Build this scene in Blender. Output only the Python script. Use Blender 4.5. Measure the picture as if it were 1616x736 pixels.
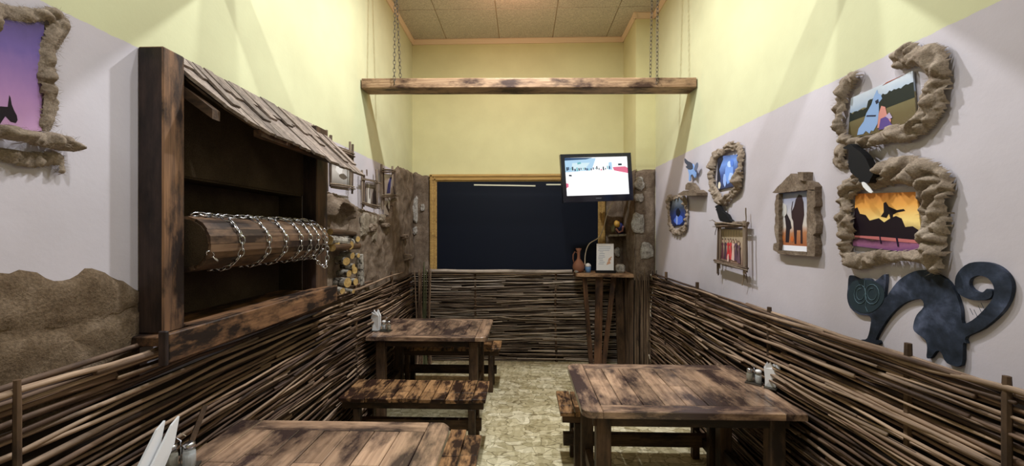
import bpy, bmesh, math, random
from mathutils import Vector, Matrix, noise
from mathutils.geometry import tessellate_polygon
random.seed(7); noise.seed_set(7)
for o in list(bpy.data.objects): bpy.data.objects.remove(o)
S = bpy.context.scene; C = S.collection
# ---------------------------------------------------------------- camera, world, lights, exposure
EYE = 1.65; YAW = math.radians(1.57); FPX = 620.0
cd = bpy.data.cameras.new('camera'); cam = bpy.data.objects.new('camera', cd); C.objects.link(cam)
cam.location = (0, 0, EYE); cam.rotation_euler = (math.pi/2, 0, YAW)
cd.sensor_width = 36; cd.lens = FPX/1616*36; cd.shift_y = -2/1616; cd.clip_start = .02
S.camera = cam
wd = bpy.data.worlds.new('world'); S.world = wd; wd.use_nodes = True
wd.node_tree.nodes['Background'].inputs[0].default_value = (1, .95, .88, 1)
wd.node_tree.nodes['Background'].inputs[1].default_value = .05
S.view_settings.view_transform = 'Standard'; S.view_settings.look = 'None'
S.view_settings.gamma = 1; S.view_settings.exposure = -0.1
def lamp(name, loc, power, col, size=.11):
    l = bpy.data.lights.new(name, 'AREA'); l.shape = 'DISK'; l.size = size; l.energy = power; l.color = col
    o = bpy.data.objects.new(name, l); C.objects.link(o); o.location = loc; return o
LC = (.93, .97, 1.)
lamp('ceiling_lamp', (0, 2.85, 4.09), 88, LC)
lamp('ceiling_lamp', (0, 1.82, 4.09), 26, LC)
lamp('ceiling_lamp', (0, .95, 4.09), 40, LC)
lamp('ceiling_lamp', (0, -.9, 4.09), 13, LC)
wl_ = bpy.data.lights.new('added_warm_light', 'POINT'); wl_.energy = 15; wl_.color = (1, .5, .33); wl_.shadow_soft_size = .04  # unseen warm light, added to tint the top of the back wall
wo_ = bpy.data.objects.new('added_warm_light', wl_); C.objects.link(wo_); wo_.location = (-.1, 3.74, 3.88)

# ---------------------------------------------------------------- measures (metres): the room is a corridor along +Y
XL, XR, YB, YC, ZC = -1.43, 1.505, 5.05, 4.5, 4.13
def ray(px, py):
    u = (px-808)/FPX; v = -(py-366)/FPX
    return (-math.sin(YAW)+math.cos(YAW)*u, math.cos(YAW)+math.sin(YAW)*u, v)
def P(side, px, py, w=0.):
    """point read off the photograph on a wall, w metres proud of it"""
    d = ray(px, py)
    if side == 'R': t = (XR-w)/d[0]
    elif side == 'L': t = (XL+w)/d[0]
    elif side == 'B': t = (YB-w)/d[1]
    elif side == 'C': t = (YC-w)/d[1]
    return Vector((d[0]*t, d[1]*t, EYE+d[2]*t))
def UV(side, p): return (p.y, p.z) if side in 'RL' else (p.x, p.z)
def WP(side, u, v, w):
    return Vector({'R': (XR-w, u, v), 'L': (XL+w, u, v), 'B': (u, YB-w, v), 'C': (u, YC-w, v)}[side])
NRM = {'R': Vector((-1,0,0)), 'L': Vector((1,0,0)), 'B': Vector((0,-1,0)), 'C': Vector((0,-1,0))}

# ---------------------------------------------------------------- materials
def srgb(c):
    return tuple([(x/255/12.92 if x/255 <= .04045 else ((x/255+.055)/1.055)**2.4) for x in c])+(1,)
class N:
    def __init__(s, name, rough=.8, spec=.3):
        s.m = bpy.data.materials.new(name); s.m.use_nodes = True; s.t = s.m.node_tree
        s.b = s.t.nodes['Principled BSDF']; s.b.inputs['Roughness'].default_value = rough
        s.b.inputs['Specular IOR Level'].default_value = spec
        s.c = s.t.nodes.new('ShaderNodeTexCoord')
    def n(s, t, **k):
        x = s.t.nodes.new(t)
        for a, b in k.items():
            if a[0] == '_': setattr(x, a[1:], b)
            else: x.inputs[a.replace('__', ' ')].default_value = b
        return x
    def l(s, a, b): s.t.links.new(a, b)
    def coords(s, scale=(1,1,1), rand=True, kind='Object'):
        mp = s.n('ShaderNodeMapping'); mp.inputs['Scale'].default_value = scale
        if rand:
            oi = s.n('ShaderNodeObjectInfo'); ml = s.n('ShaderNodeVectorMath', _operation='MULTIPLY_ADD')
            cb = s.n('ShaderNodeCombineXYZ')
            for i in range(3): s.l(oi.outputs['Random'], cb.inputs[i])
            s.l(cb.outputs[0], ml.inputs[0]); ml.inputs[1].default_value = (17, 29, 41)
            s.l(s.c.outputs[kind], ml.inputs[2]); s.l(ml.outputs[0], mp.inputs[0])
        else: s.l(s.c.outputs[kind], mp.inputs[0])
        return mp.outputs[0]
    def noise(s, vec, scale, detail=4, rough=.55):
        x = s.n('ShaderNodeTexNoise', Scale=scale, Detail=detail, Roughness=rough); s.l(vec, x.inputs['Vector']); return x.outputs['Fac']
    def ramp(s, fac, stops):
        r = s.n('ShaderNodeValToRGB'); e = r.color_ramp.elements
        while len(e) < len(stops): e.new(.5)
        for q, (p, c) in zip(e, stops): q.position = p; q.color = srgb(c)
        s.l(fac, r.inputs[0]); return r.outputs[0]
    def mix(s, a, b, fac, mode='MIX'):
        x = s.n('ShaderNodeMix', _data_type='RGBA', _blend_type=mode)
        for v, i in ((fac, 0), (a, 6), (b, 7)):
            if isinstance(v, (int, float)): x.inputs[i].default_value = v
            elif isinstance(v, tuple): x.inputs[i].default_value = v
            else: s.l(v, x.inputs[i])
        return x.outputs[2]
    def bump(s, h, dist=.01, st=1.):
        b = s.n('ShaderNodeBump', Strength=st, Distance=dist); s.l(h, b.inputs['Height'])
        if s.b.inputs['Normal'].is_linked: s.l(s.b.inputs['Normal'].links[0].from_socket, b.inputs['Normal'])
        s.l(b.outputs[0], s.b.inputs['Normal'])
    def col(s, c):
        if isinstance(c, tuple): s.b.inputs['Base Color'].default_value = c
        else: s.l(c, s.b.inputs['Base Color'])
        return s
def flat(name, c, rough=.6, metal=0, spec=.3):
    n = N(name, rough, spec); n.col(srgb(c)); n.b.inputs['Metallic'].default_value = metal; return n.m
def wood(name, light, mid, dark, axis, rough=.6, burn=(.42, .62), scale=1., spec=.3, world=False):
    n = N(name, rough, spec)
    st = [9., 9., 9.]; st[axis] = 1.3
    gr = [60., 60., 60.]; gr[axis] = 3.
    st = [7., 7., 7.]; st[axis] = 2.6
    if world:                                              # torch scorching runs across neighbouring boards
        g = n.n('ShaderNodeNewGeometry'); mp = n.n('ShaderNodeMapping'); mp.inputs['Scale'].default_value = tuple(x*scale for x in st); n.l(g.outputs['Position'], mp.inputs[0])
        f1 = n.noise(mp.outputs[0], 1.0, 6, .66)
    else: f1 = n.noise(n.coords(tuple(x*scale for x in st)), 1.0, 6, .66)
    f2 = n.noise(n.coords(tuple(x*scale for x in gr)), 1.0, 3, .6)
    a = n.ramp(f2, [(.3, mid), (.7, light)])
    bl = n.ramp(f1, [(burn[0], (0,0,0)), (burn[1], (255,255,255))])
    a = n.mix(a, srgb(dark), bl)
    oi = n.n('ShaderNodeObjectInfo'); hs = n.n('ShaderNodeHueSaturation')
    mr = n.n('ShaderNodeMapRange'); mr.inputs[3].default_value = .72; mr.inputs[4].default_value = 1.22
    n.l(oi.outputs['Random'], mr.inputs[0]); n.l(mr.outputs[0], hs.inputs['Value']); n.l(a, hs.inputs['Color'])
    n.col(hs.outputs[0]); n.bump(f2, .002, .6); return n.m
def rough_mat(name, stops, scale, bumpd, rough=.95, fine=90., rand=False):
    n = N(name, rough, .1); v = n.coords((1,1,1), rand)
    f1 = n.noise(v, scale, 6, .65); f2 = n.noise(v, fine, 4, .7)
    a = n.ramp(f1, stops); g = n.ramp(f2, [(.3, (140,140,140)), (.7, (255,255,255))])
    n.col(n.mix(a, g, .7, 'MULTIPLY')); n.bump(f1, bumpd*3, .6); n.bump(f2, bumpd, .9); return n.m
def wall_mat(name, split, upper, lower):
    n = N(name, .75, .2); g = n.n('ShaderNodeNewGeometry'); sp = n.n('ShaderNodeSeparateXYZ'); n.l(g.outputs['Position'], sp.inputs[0])
    nz = n.noise(g.outputs['Position'], 14, 4, .7)
    m = n.n('ShaderNodeMath', _operation='MULTIPLY_ADD'); n.l(nz, m.inputs[0]); m.inputs[1].default_value = .018; n.l(sp.outputs[2], m.inputs[2])
    c = n.n('ShaderNodeMath', _operation='GREATER_THAN'); n.l(m.outputs[0], c.inputs[0]); c.inputs[1].default_value = split+.009
    big = n.noise(g.outputs['Position'], 1.4, 5, .6)
    sh = n.ramp(big, [(.3, (236,234,232)), (.7, (255,255,255))])
    a = n.mix(srgb(lower), srgb(upper), c.outputs[0]); n.col(n.mix(a, sh, 1., 'MULTIPLY'))
    n.bump(n.noise(g.outputs['Position'], 60, 3, .6), .0015, .35); return n.m
YEL = (208, 208, 169); WHI = (198, 191, 198)
M = {}
M['wall_l'] = wall_mat('paint_left', 2.335, YEL, WHI)
M['wall_r'] = wall_mat('paint_right', 2.38, YEL, WHI)
M['wall_b'] = wall_mat('paint_back', .2, (212, 207, 158), WHI)
M['ceil'] = rough_mat('ceiling_panel', [(.3, (214,204,188)), (.7, (226,216,200))], 2, .0006, .8)
M['mould'] = flat('moulding', (222,200,172), .6)
M['clay'] = rough_mat('clay', [(.25, (100,83,70)), (.5, (130,113,97)), (.75, (160,143,127))], 9, .003)
M['clay2'] = rough_mat('straw_clay', [(.3, (98,80,62)), (.5, (122,103,83)), (.7, (146,126,106))], 12, .004, fine=120.)
M['tow'] = rough_mat('tow_fibre', [(.25, (134,117,102)), (.5, (164,147,130)), (.8, (190,174,157))], 16, .002, fine=160., rand=True)
M['burlap'] = rough_mat('burlap', [(.3, (58,47,36)), (.7, (86,72,56))], 4, .002, fine=200.)
M['stone'] = rough_mat('pale_stone', [(.3, (120,112,104)), (.45, (176,170,162)), (.7, (222,217,210))], 24, .004, rand=True)
M['darkwall'] = flat('fence_backing', (38,28,20), .95)
M['rods'] = [wood('bark_rod_tan', (176,150,126), (120,97,78), (58,43,35), 1, .7, (.5,.75)),
             wood('bark_rod_brown', (134,108,88), (86,66,53), (44,32,27), 1, .7, (.45,.7)),
             wood('bark_rod_dark', (92,72,60), (62,46,38), (35,26,22), 1, .7, (.45,.7))]
M['rodx'] = [wood('grey_rod_pale', (206,190,174), (152,135,119), (80,67,57), 0, .7, (.5,.75)),
             wood('grey_rod_brown', (164,145,128), (116,99,84), (62,50,42), 0, .7, (.45,.7)),
             wood('grey_rod_dark', (98,82,68), (66,54,44), (38,30,24), 0, .7, (.45,.7))]
M['rodz'] = [wood('upright_twig', (142,120,96), (98,78,60), (44,33,26), 2, .7, (.45,.7)),
             wood('upright_twig_dark', (108,86,68), (74,57,44), (36,27,21), 2, .7, (.45,.7))]
M['twg'] = [wood('frame_twig', (150,132,114), (104,88,74), (58,46,38), 2, .7, (.5,.72)), wood('frame_twig_dark', (112,92,76), (76,60,49), (42,32,27), 2, .7, (.45,.7))]
M['green'] = wood('green_twig', (116,120,86), (84,84,60), (50,48,38), 2, .7, (.5,.75))
M['stake'] = wood('stake_wood', (112,88,66), (78,58,42), (42,30,22), 2, .75)
for a, k in ((0,'x'),(1,'y'),(2,'z')):
    M['old'+k] = wood('charred_wood_'+k, (138,102,74), (80,60,48), (40,30,27), a, .5, (.43,.57), 1.2)
    M['sill'+k] = wood('sill_wood_'+k, (140,104,74), (96,68,50), (36,27,23), a, .5, (.42,.56), 1.6)
    M['beam'+k] = wood('beam_wood_'+k, (186,152,120), (138,106,80), (66,44,34), a, .55, (.44,.62), 1.3)
    M['top'+k] = wood('tabletop_wood_'+k, (196,162,134), (148,118,96), (66,52,49), a, .2, (.4,.58), .9, .6, True)
    M['seat'+k] = wood('bench_slat_wood_'+k, (182,140,98), (134,96,64), (48,31,24), a, .4, (.42,.56), 2.0, .3, True)
    M['leg'+k] = wood('dark_leg_wood_'+k, (98,74,54), (68,50,36), (34,25,19), a, .6)
M['charred'] = wood('dark_face_wood', (74,58,54), (52,41,39), (32,26,26), 2, .6, (.42,.6))  # darker wood, used only on the well frame's entrance-side faces
M['shingle'] = wood('shingle_wood', (150,136,126), (104,90,82), (66,54,48), 0, .7, (.5,.75))
M['drum'] = wood('drum_wood', (132,104,80), (94,70,54), (48,35,28), 1, .5, (.44,.6))
M['shelfw'] = wood('shelf_wood', (118,84,60), (82,56,40), (46,32,25), 2, .6)
M['gold'] = wood('gilt_frame', (184,152,92), (142,110,64), (84,60,36), 0, .4, (.55,.8))
M['chrome'] = flat('chain_steel', (205,205,210), .25, 1.)
M['iron'] = flat('dark_iron', (88,82,74), .5, .6)
M['board'] = flat('blackboard', (15,20,32), .5, spec=.15)
M['white'] = flat('white_paper', (238,238,240), .6)
M['reflection_strip'] = flat('painted_reflection', (214,212,190), .5)
M['black'] = flat('black_plastic', (12,12,18), .3, spec=.5)
M['cable'] = flat('white_cable', (205,192,172), .6)
M['crow'] = flat('crow_black', (16,16,20), .7)
M['endgrain'] = rough_mat('cut_end', [(.3, (176,138,82)), (.7, (226,192,128))], 30, .001, rand=True)
M['birch'] = rough_mat('birch_bark', [(.42, (70,62,54)), (.5, (170,162,150)), (.8, (215,208,196))], 22, .002, rand=True)
M['jug'] = flat('terracotta', (146,100,80), .6)
M['bluecup'] = flat('pale_blue', (110,150,200), .5)
def mk_cat():
    n = N('painted_plywood_blue_black', .7, .2); v = n.coords((1,1,1), False)
    f = n.noise(v, 7, 6, .62); g = n.noise(v, 30, 5, .7)
    a = n.ramp(f, [(.36, (30,36,44)), (.52, (52,60,76)), (.72, (100,108,134))])
    n.col(n.mix(a, n.ramp(g, [(.3, (170,170,170)), (.7, (255,255,255))]), .8, 'MULTIPLY')); return n.m
M['cat'] = mk_cat(); M['catline'] = flat('chalk_blue', (98,122,134), .8); M['cathead'] = flat('teal_black', (38,52,60), .7)
def mk_floor():
    n = N('chip_pattern_linoleum', .45, .35); v = n.coords((1,1,1), False)
    nz = n.n('ShaderNodeTexNoise', Scale=5., Detail=3.); n.l(v, nz.inputs['Vector'])
    ad = n.n('ShaderNodeVectorMath', _operation='MULTIPLY_ADD'); n.l(nz.outputs['Color'], ad.inputs[0]); ad.inputs[1].default_value = (.12,.12,0); n.l(v, ad.inputs[2])
    def vor(scale, feat, sc):
        mp = n.n('ShaderNodeMapping'); mp.inputs['Scale'].default_value = sc; mp.inputs['Rotation'].default_value = (0,0,.6); n.l(ad.outputs[0], mp.inputs[0])
        x = n.n('ShaderNodeTexVoronoi', Scale=scale, _feature=feat); n.l(mp.outputs[0], x.inputs['Vector']); return x
    a = vor(8.5, 'F1', (1,2.4,1)); e = vor(8.5, 'DISTANCE_TO_EDGE', (1,2.4,1)); b = vor(15, 'F1', (2.6,1,1))
    sp = n.n('ShaderNodeSeparateColor'); n.l(a.outputs['Color'], sp.inputs[0]); sb = n.n('ShaderNodeSeparateColor'); n.l(b.outputs['Color'], sb.inputs[0])
    c1 = n.ramp(sp.outputs[0], [(0, (196,182,144)), (.5, (224,211,174)), (1, (242,231,200))])
    c2 = n.ramp(sb.outputs[1], [(0, (206,202,190)), (1, (255,255,255))])
    c = n.mix(c1, c2, .9, 'MULTIPLY')
    ed = n.ramp(e.outputs['Distance'], [(0, (132,120,92)), (.05, (255,255,255))])
    n.col(n.mix(c, ed, .8, 'MULTIPLY')); return n.m
M['floor'] = mk_floor()
def glass():
    n = N('clear_glass', .05, .5); n.b.inputs['Transmission Weight'].default_value = 1; n.col((.9,.93,.93,1)); return n.m
M['glass'] = glass()
_fc = {}
def FC(c, rough=.5):
    if c not in _fc: _fc[c] = flat('print_%02x%02x%02x' % c, c, rough)
    return _fc[c]
_ec = {}
def EC(c, s=1.):
    if c not in _ec:
        n = N('screen_%02x%02x%02x' % c, .3); n.col((0,0,0,1)); n.b.inputs['Emission Color'].default_value = srgb(c); n.b.inputs['Emission Strength'].default_value = s; _ec[c] = n.m
    return _ec[c]

# ---------------------------------------------------------------- mesh helpers
class MB:
    def __init__(s): s.v = []; s.f = []; s.mi = []
    def add(s, vs, fs, mi=0):
        b = len(s.v); s.v += [Vector(v) for v in vs]; s.f += [tuple(b+i for i in f) for f in fs]; s.mi += [mi]*len(fs); return s
    def box(s, a, b, mi=0, ch=0.):
        x0,y0,z0 = a; x1,y1,z1 = b
        if ch <= 0:
            vs = [(x,y,z) for z in (z0,z1) for y in (y0,y1) for x in (x0,x1)]
            return s.add(vs, [(0,2,3,1),(4,5,7,6),(0,1,5,4),(2,6,7,3),(0,4,6,2),(1,3,7,5)], mi)
        bm = bmesh.new(); bmesh.ops.create_cube(bm, size=1)
        for v in bm.verts: v.co = Vector(((x0+x1)/2+v.co.x*(x1-x0), (y0+y1)/2+v.co.y*(y1-y0), (z0+z1)/2+v.co.z*(z1-z0)))
        bmesh.ops.bevel(bm, geom=list(bm.edges), offset=ch, segments=1, affect='EDGES')
        bm.verts.index_update(); s.add([v.co.copy() for v in bm.verts], [[v.index for v in f.verts] for f in bm.faces], mi); bm.free(); return s
    def prism(s, pts, off, mi=0):
        n = len(pts); off = Vector(off); pts = [Vector(p) for p in pts]
        tr = tessellate_polygon([pts]) if n > 4 else [tuple(range(n))]
        vs = pts+[p+off for p in pts]
        fs = [tuple(t) for t in tr]+[tuple(i+n for i in reversed(t)) for t in tr]+[(i,(i+1)%n,(i+1)%n+n,i+n) for i in range(n)]
        return s.add(vs, fs, mi)
    def tube(s, pts, rad, k=6, mi=0, cap=True):
        pts = [Vector(p) for p in pts]; n = len(pts); vs = []; fs = []
        if not hasattr(rad, '__len__'): rad = [rad]*n
        up = Vector((0,0,1))
        d0 = (pts[-1]-pts[0])
        if d0.length < 1e-6 or abs(d0.normalized().z) > .8: up = Vector((1,0,0))
        for i, p in enumerate(pts):
            t = (pts[min(i+1,n-1)]-pts[max(i-1,0)]).normalized()
            a = t.cross(up)
            if a.length < .05: a = t.cross(Vector((.3,1,.2)))
            a.normalize(); b = t.cross(a)
            for j in range(k):
                th = 2*math.pi*j/k; vs.append(p+(a*math.cos(th)+b*math.sin(th))*rad[i])
        for i in range(n-1):
            for j in range(k): fs.append((i*k+j, i*k+(j+1)%k, (i+1)*k+(j+1)%k, (i+1)*k+j))
        if cap: fs += [tuple(range(k))[::-1], tuple((n-1)*k+j for j in range(k))]
        return s.add(vs, fs, mi)
    def lathe(s, c, prof, k=20, mi=0):
        vs = []; fs = []; n = len(prof)
        for r, z in prof:
            for j in range(k): a = 2*math.pi*j/k; vs.append((c[0]+r*math.cos(a), c[1]+r*math.sin(a), c[2]+z))
        for i in range(n-1):
            for j in range(k): fs.append((i*k+j, i*k+(j+1)%k, (i+1)*k+(j+1)%k, (i+1)*k+j))
        fs += [tuple(range(k))[::-1], tuple((n-1)*k+j for j in range(k))]
        return s.add(vs, fs, mi)
def obj(name, mb, mats, parent=None, smooth=False, origin=None, **props):
    if not isinstance(mats, (list, tuple)): mats = [mats]
    o0 = Vector(origin) if origin is not None else sum(mb.v, Vector())/len(mb.v)
    me = bpy.data.meshes.new(name); me.from_pydata([v-o0 for v in mb.v], [], mb.f)
    for m in mats: me.materials.append(m)
    me.polygons.foreach_set('material_index', mb.mi)
    if smooth: me.polygons.foreach_set('use_smooth', [True]*len(mb.f))
    bm = bmesh.new(); bm.from_mesh(me); bmesh.ops.recalc_face_normals(bm, faces=bm.faces); bm.to_mesh(me); bm.free()
    o = bpy.data.objects.new(name, me); C.objects.link(o)
    if parent:
        o.parent = parent; base = parent.location if not parent.parent else parent.location+parent.parent.location
        o.location = o0-base
    else: o.location = o0
    for k, v in props.items(): o[k] = v
    return o
def tag(o, label, cat, group=None):
    o['label'] = label; o['category'] = cat
    if group: o['group'] = group
    return o
def thing(name, label, cat, loc, group=None):
    o = bpy.data.objects.new(name, None); C.objects.link(o); o.location = loc; o.empty_display_size = .1
    return tag(o, label, cat, group)
def struct(name, mb, m, parent=None, **k):
    o = obj(name, mb, m, parent, **k)
    if not parent: o['kind'] = 'structure'
    return o
def dup(root, loc, label, group=None):
    r = root.copy(); C.objects.link(r); r.location = loc; r['label'] = label
    if group: r['group'] = group
    for ch in list(root.children):
        c = ch.copy(); C.objects.link(c); c.parent = r
        for g in list(ch.children):
            d = g.copy(); C.objects.link(d); d.parent = c
    return r
R = random.uniform

# ---------------------------------------------------------------- the room shell
Y0 = -2.6
struct('floor', MB().box((XL-.2,Y0,-.05), (XR+.2,YB+.2,0)), M['floor'])
ce = struct('ceiling', MB().box((XL-.2,Y0,ZC+.012), (XR+.2,YB+.2,ZC+.1)), M['mould'])
xs = [XL,-.98,-.3,.38,1.06,XR]; ys = [YB,4.36,3.2,2.04,.88,-.28,-1.44,Y0]
for i in range(5):
    for j in range(7):
        obj('ceiling_panel', MB().box((xs[i]+.005, ys[j+1]+.005, ZC), (xs[i+1]-.005, ys[j]-.005, ZC+.012)), M['ceil'], ce)
NY0, NY1, NZ0, NZ1 = 1.60, 2.508, 1.22, 1.885         # window-like recess behind the windlass
wl = MB(); T = .25
wl.box((XL-T,Y0,0),(XL,NY0,ZC)).box((XL-T,NY1,0),(XL,YB+.2,ZC)).box((XL-T,NY0,0),(XL,NY1,NZ0)).box((XL-T,NY0,NZ1),(XL,NY1,ZC))
struct('wall_left', wl, M['wall_l'])
struct('wall_right', MB().box((XR,Y0,0),(XR+.2,YB+.2,ZC)), M['wall_r'])
struct('wall_back', MB().box((XL,YB,0),(XR,YB+.2,ZC)), M['wall_b'])
struct('wall_front', MB().box((XL,Y0-.2,0),(XR,Y0,ZC)), M['wall_b'])
struct('wall_pillar', MB().box((1.285,YC,0),(XR,YB,ZC)), M['wall_b'])
def mould(a, b, nrm):
    mb = MB(); a = Vector(a); b = Vector(b); nrm = Vector(nrm)
    pr = [(0,0),(.03,0),(.034,-.012),(.022,-.03),(.014,-.05),(.012,-.062),(0,-.062)]
    mb.prism([a+nrm*p+Vector((0,0,q)) for p, q in pr], b-a); return mb
z = ZC
struct('trim_1', mould((XL,Y0,z),(XL,YB,z),(1,0,0)), M['mould'])
struct('trim_2', mould((XL,YB,z),(1.285,YB,z),(0,-1,0)), M['mould'])
struct('trim_3', mould((1.285,YB,z),(1.285,YC-.034,z),(-1,0,0)), M['mould'])
struct('trim_4', mould((1.251,YC,z),(XR,YC,z),(0,-1,0)), M['mould'])
struct('trim_5', mould((XR,YC,z),(XR,Y0,z),(-1,0,0)), M['mould'])

# clay and straw daubing on the walls: a lumpy layer with a ragged outline
def relief(name, side, tops, bots, mat, th=.03, amp=.018, res=.02, rag=.02, wf=None, fr=6.):
    """tops / bots: lists of (u, v) from low to high u"""
    def itp(L, u):
        if u <= L[0][0]: return L[0][1]
        for (a, b), (c, d) in zip(L, L[1:]):
            if u <= c: return b+(d-b)*(u-a)/(c-a+1e-9)
        return L[-1][1]
    u0, u1 = tops[0][0], tops[-1][0]; nu = max(3, int((u1-u0)/res)); vs = []; fs = []
    vm = max(itp(tops, u0+(u1-u0)*i/nu)-itp(bots, u0+(u1-u0)*i/nu) for i in range(nu+1)); nv = max(3, int(vm/res))
    for i in range(nu+1):
        u = u0+(u1-u0)*i/nu
        t = itp(tops, u)+rag*noise.fractal(Vector((u*14, 3, ord(side)%7)), 1, 2, 4); b = itp(bots, u)
        for j in range(nv+1):
            v = b+(t-b)*j/nv
            e = min(1., min(nv-j, i, nu-i)/2.) if rag > 0 else 1.
            w = th+amp*noise.fractal(Vector((u*fr, v*fr, 1.3)), 1, 2, 5)
            if wf: w += wf(u, v)
            vs.append(WP(side, u, v, max(.004, w)*(e**.5) if e > 0 else -.002))
    for i in range(nu):
        for j in range(nv):
            a = i*(nv+1)+j; fs.append((a, a+1, a+nv+2, a+nv+1))
    return struct(name, MB().add(vs, fs), mat, smooth=True)
def uvs(side, L, w=.02): return sorted(UV(side, P(side, a, b, w)) for a, b in L)
relief('trim_6', 'L', uvs('L', [(-40,425),(10,424),(60,427),(98,444),(120,440),(150,424),(180,428),(205,445),(230,460)]), [(0,1.1)], M['clay2'], .016, .007,
       wf=lambda u, v: -.02 if abs(v-1.37-.02*math.sin(u*9)) < .012 else 0, fr=11.)
def dent(u, v):
    a = (u-2.93)/.15; b = (v-1.755)/.10
    d = a*a+b*b
    return ((.085 if v > 1.755 else .02)*max(0, 1-abs(d-1.4)/1.1) if d > 1 else -.05)
lt = uvs('L', [(512,303),(530,304),(548,312),(560,325),(575,330),(600,338),(607,345),(614,340),(618,300),(622,274),(630,262),(640,266),(652,272)])
lt[-1] = (YB, lt[-1][1])
relief('trim_7', 'L', [(2.66, lt[0][1])]+lt, [(0,1.1)], M['clay'], .03, .025, wf=dent)
bl_ = relief('trim_8', 'B', [(XL,2.41),(-1.38,2.42),(-1.3,2.38),(-1.19,2.37)], [(0,1.1)], M['clay'], .02, .02)
relief('trim_9', 'B', [(1.0,2.3),(1.15,2.4),(1.285,2.4)], [(0,1.1)], M['clay'], .02, .02)
pc = relief('trim_10', 'C', [(1.265,2.33),(1.38,2.36),(1.505,2.36)], [(0,1.05)], M['clay'], .025, .02, rag=.008)
mb = MB(); vs = []; fs = []                                # side of the pillar
for i in range(15):
    for j in range(36):
        y = YC-.02+i*.04; zz = 1.05+j*.0375
        vs.append((1.285-.014-.014*noise.fractal(Vector((y*6, zz*6, 4)), 1, 2, 4)-(0 if j < 35 else -.015), y, zz))
for i in range(14):
    for j in range(35): a = i*36+j; fs.append((a, a+1, a+37, a+36))
struct('trim_11', MB().add(vs, fs), M['clay'], smooth=True)
def stone(side, x0, y0, x1, y1, w, parent, mat=None, d=.03, seed=0):
    """irregular stone set in the clay, outline read from the photograph"""
    mb = MB(); cx, cy = (x0+x1)/2, (y0+y1)/2; n = 14; rings = []
    rnd = random.Random(seed+int(x0*7+y0))
    rad = [1+rnd.uniform(-.22, .16) for _ in range(n)]
    for s_, ww in ((1, -.01), (1, .4), (.86, .8), (.5, 1.)):
        rings.append([P(side, cx+(x1-x0)/2*rad[k]*s_*math.copysign(abs(math.cos(2*math.pi*k/n))**.7, math.cos(2*math.pi*k/n)),
                        cy+(y1-y0)/2*rad[k]*s_*math.copysign(abs(math.sin(2*math.pi*k/n))**.7, math.sin(2*math.pi*k/n)), w)
                      +NRM[side]*(d*ww+rnd.uniform(0, .3)*d*(s_ < 1)) for k in range(n)])
    vs = [p for r in rings for p in r]; fs = []
    for i in range(3):
        for k in range(n): fs.append((i*n+k, i*n+(k+1)%n, (i+1)*n+(k+1)%n, (i+1)*n+k))
    fs.append(tuple(3*n+k for k in range(n)))
    return obj('stone', MB().add(vs, fs), mat or M['stone'], parent)
for a in [(1001,280,1016,301),(1000,305,1015,319),(996,336,1018,369),(1009,381,1030,411)]: stone('C', *a, .025, pc)
for a in [(650,312,661,352),(664,322,671,335),(652,358,659,371)]: stone('L' if a[0] < 645 else 'B', *a, .02, bl_)
rw = [o for o in bpy.data.objects if o.name == 'trim_9'][0]
for a in [(969,391,978,406),(985,393,992,408)]: stone('B', *a, .03, rw)

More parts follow.
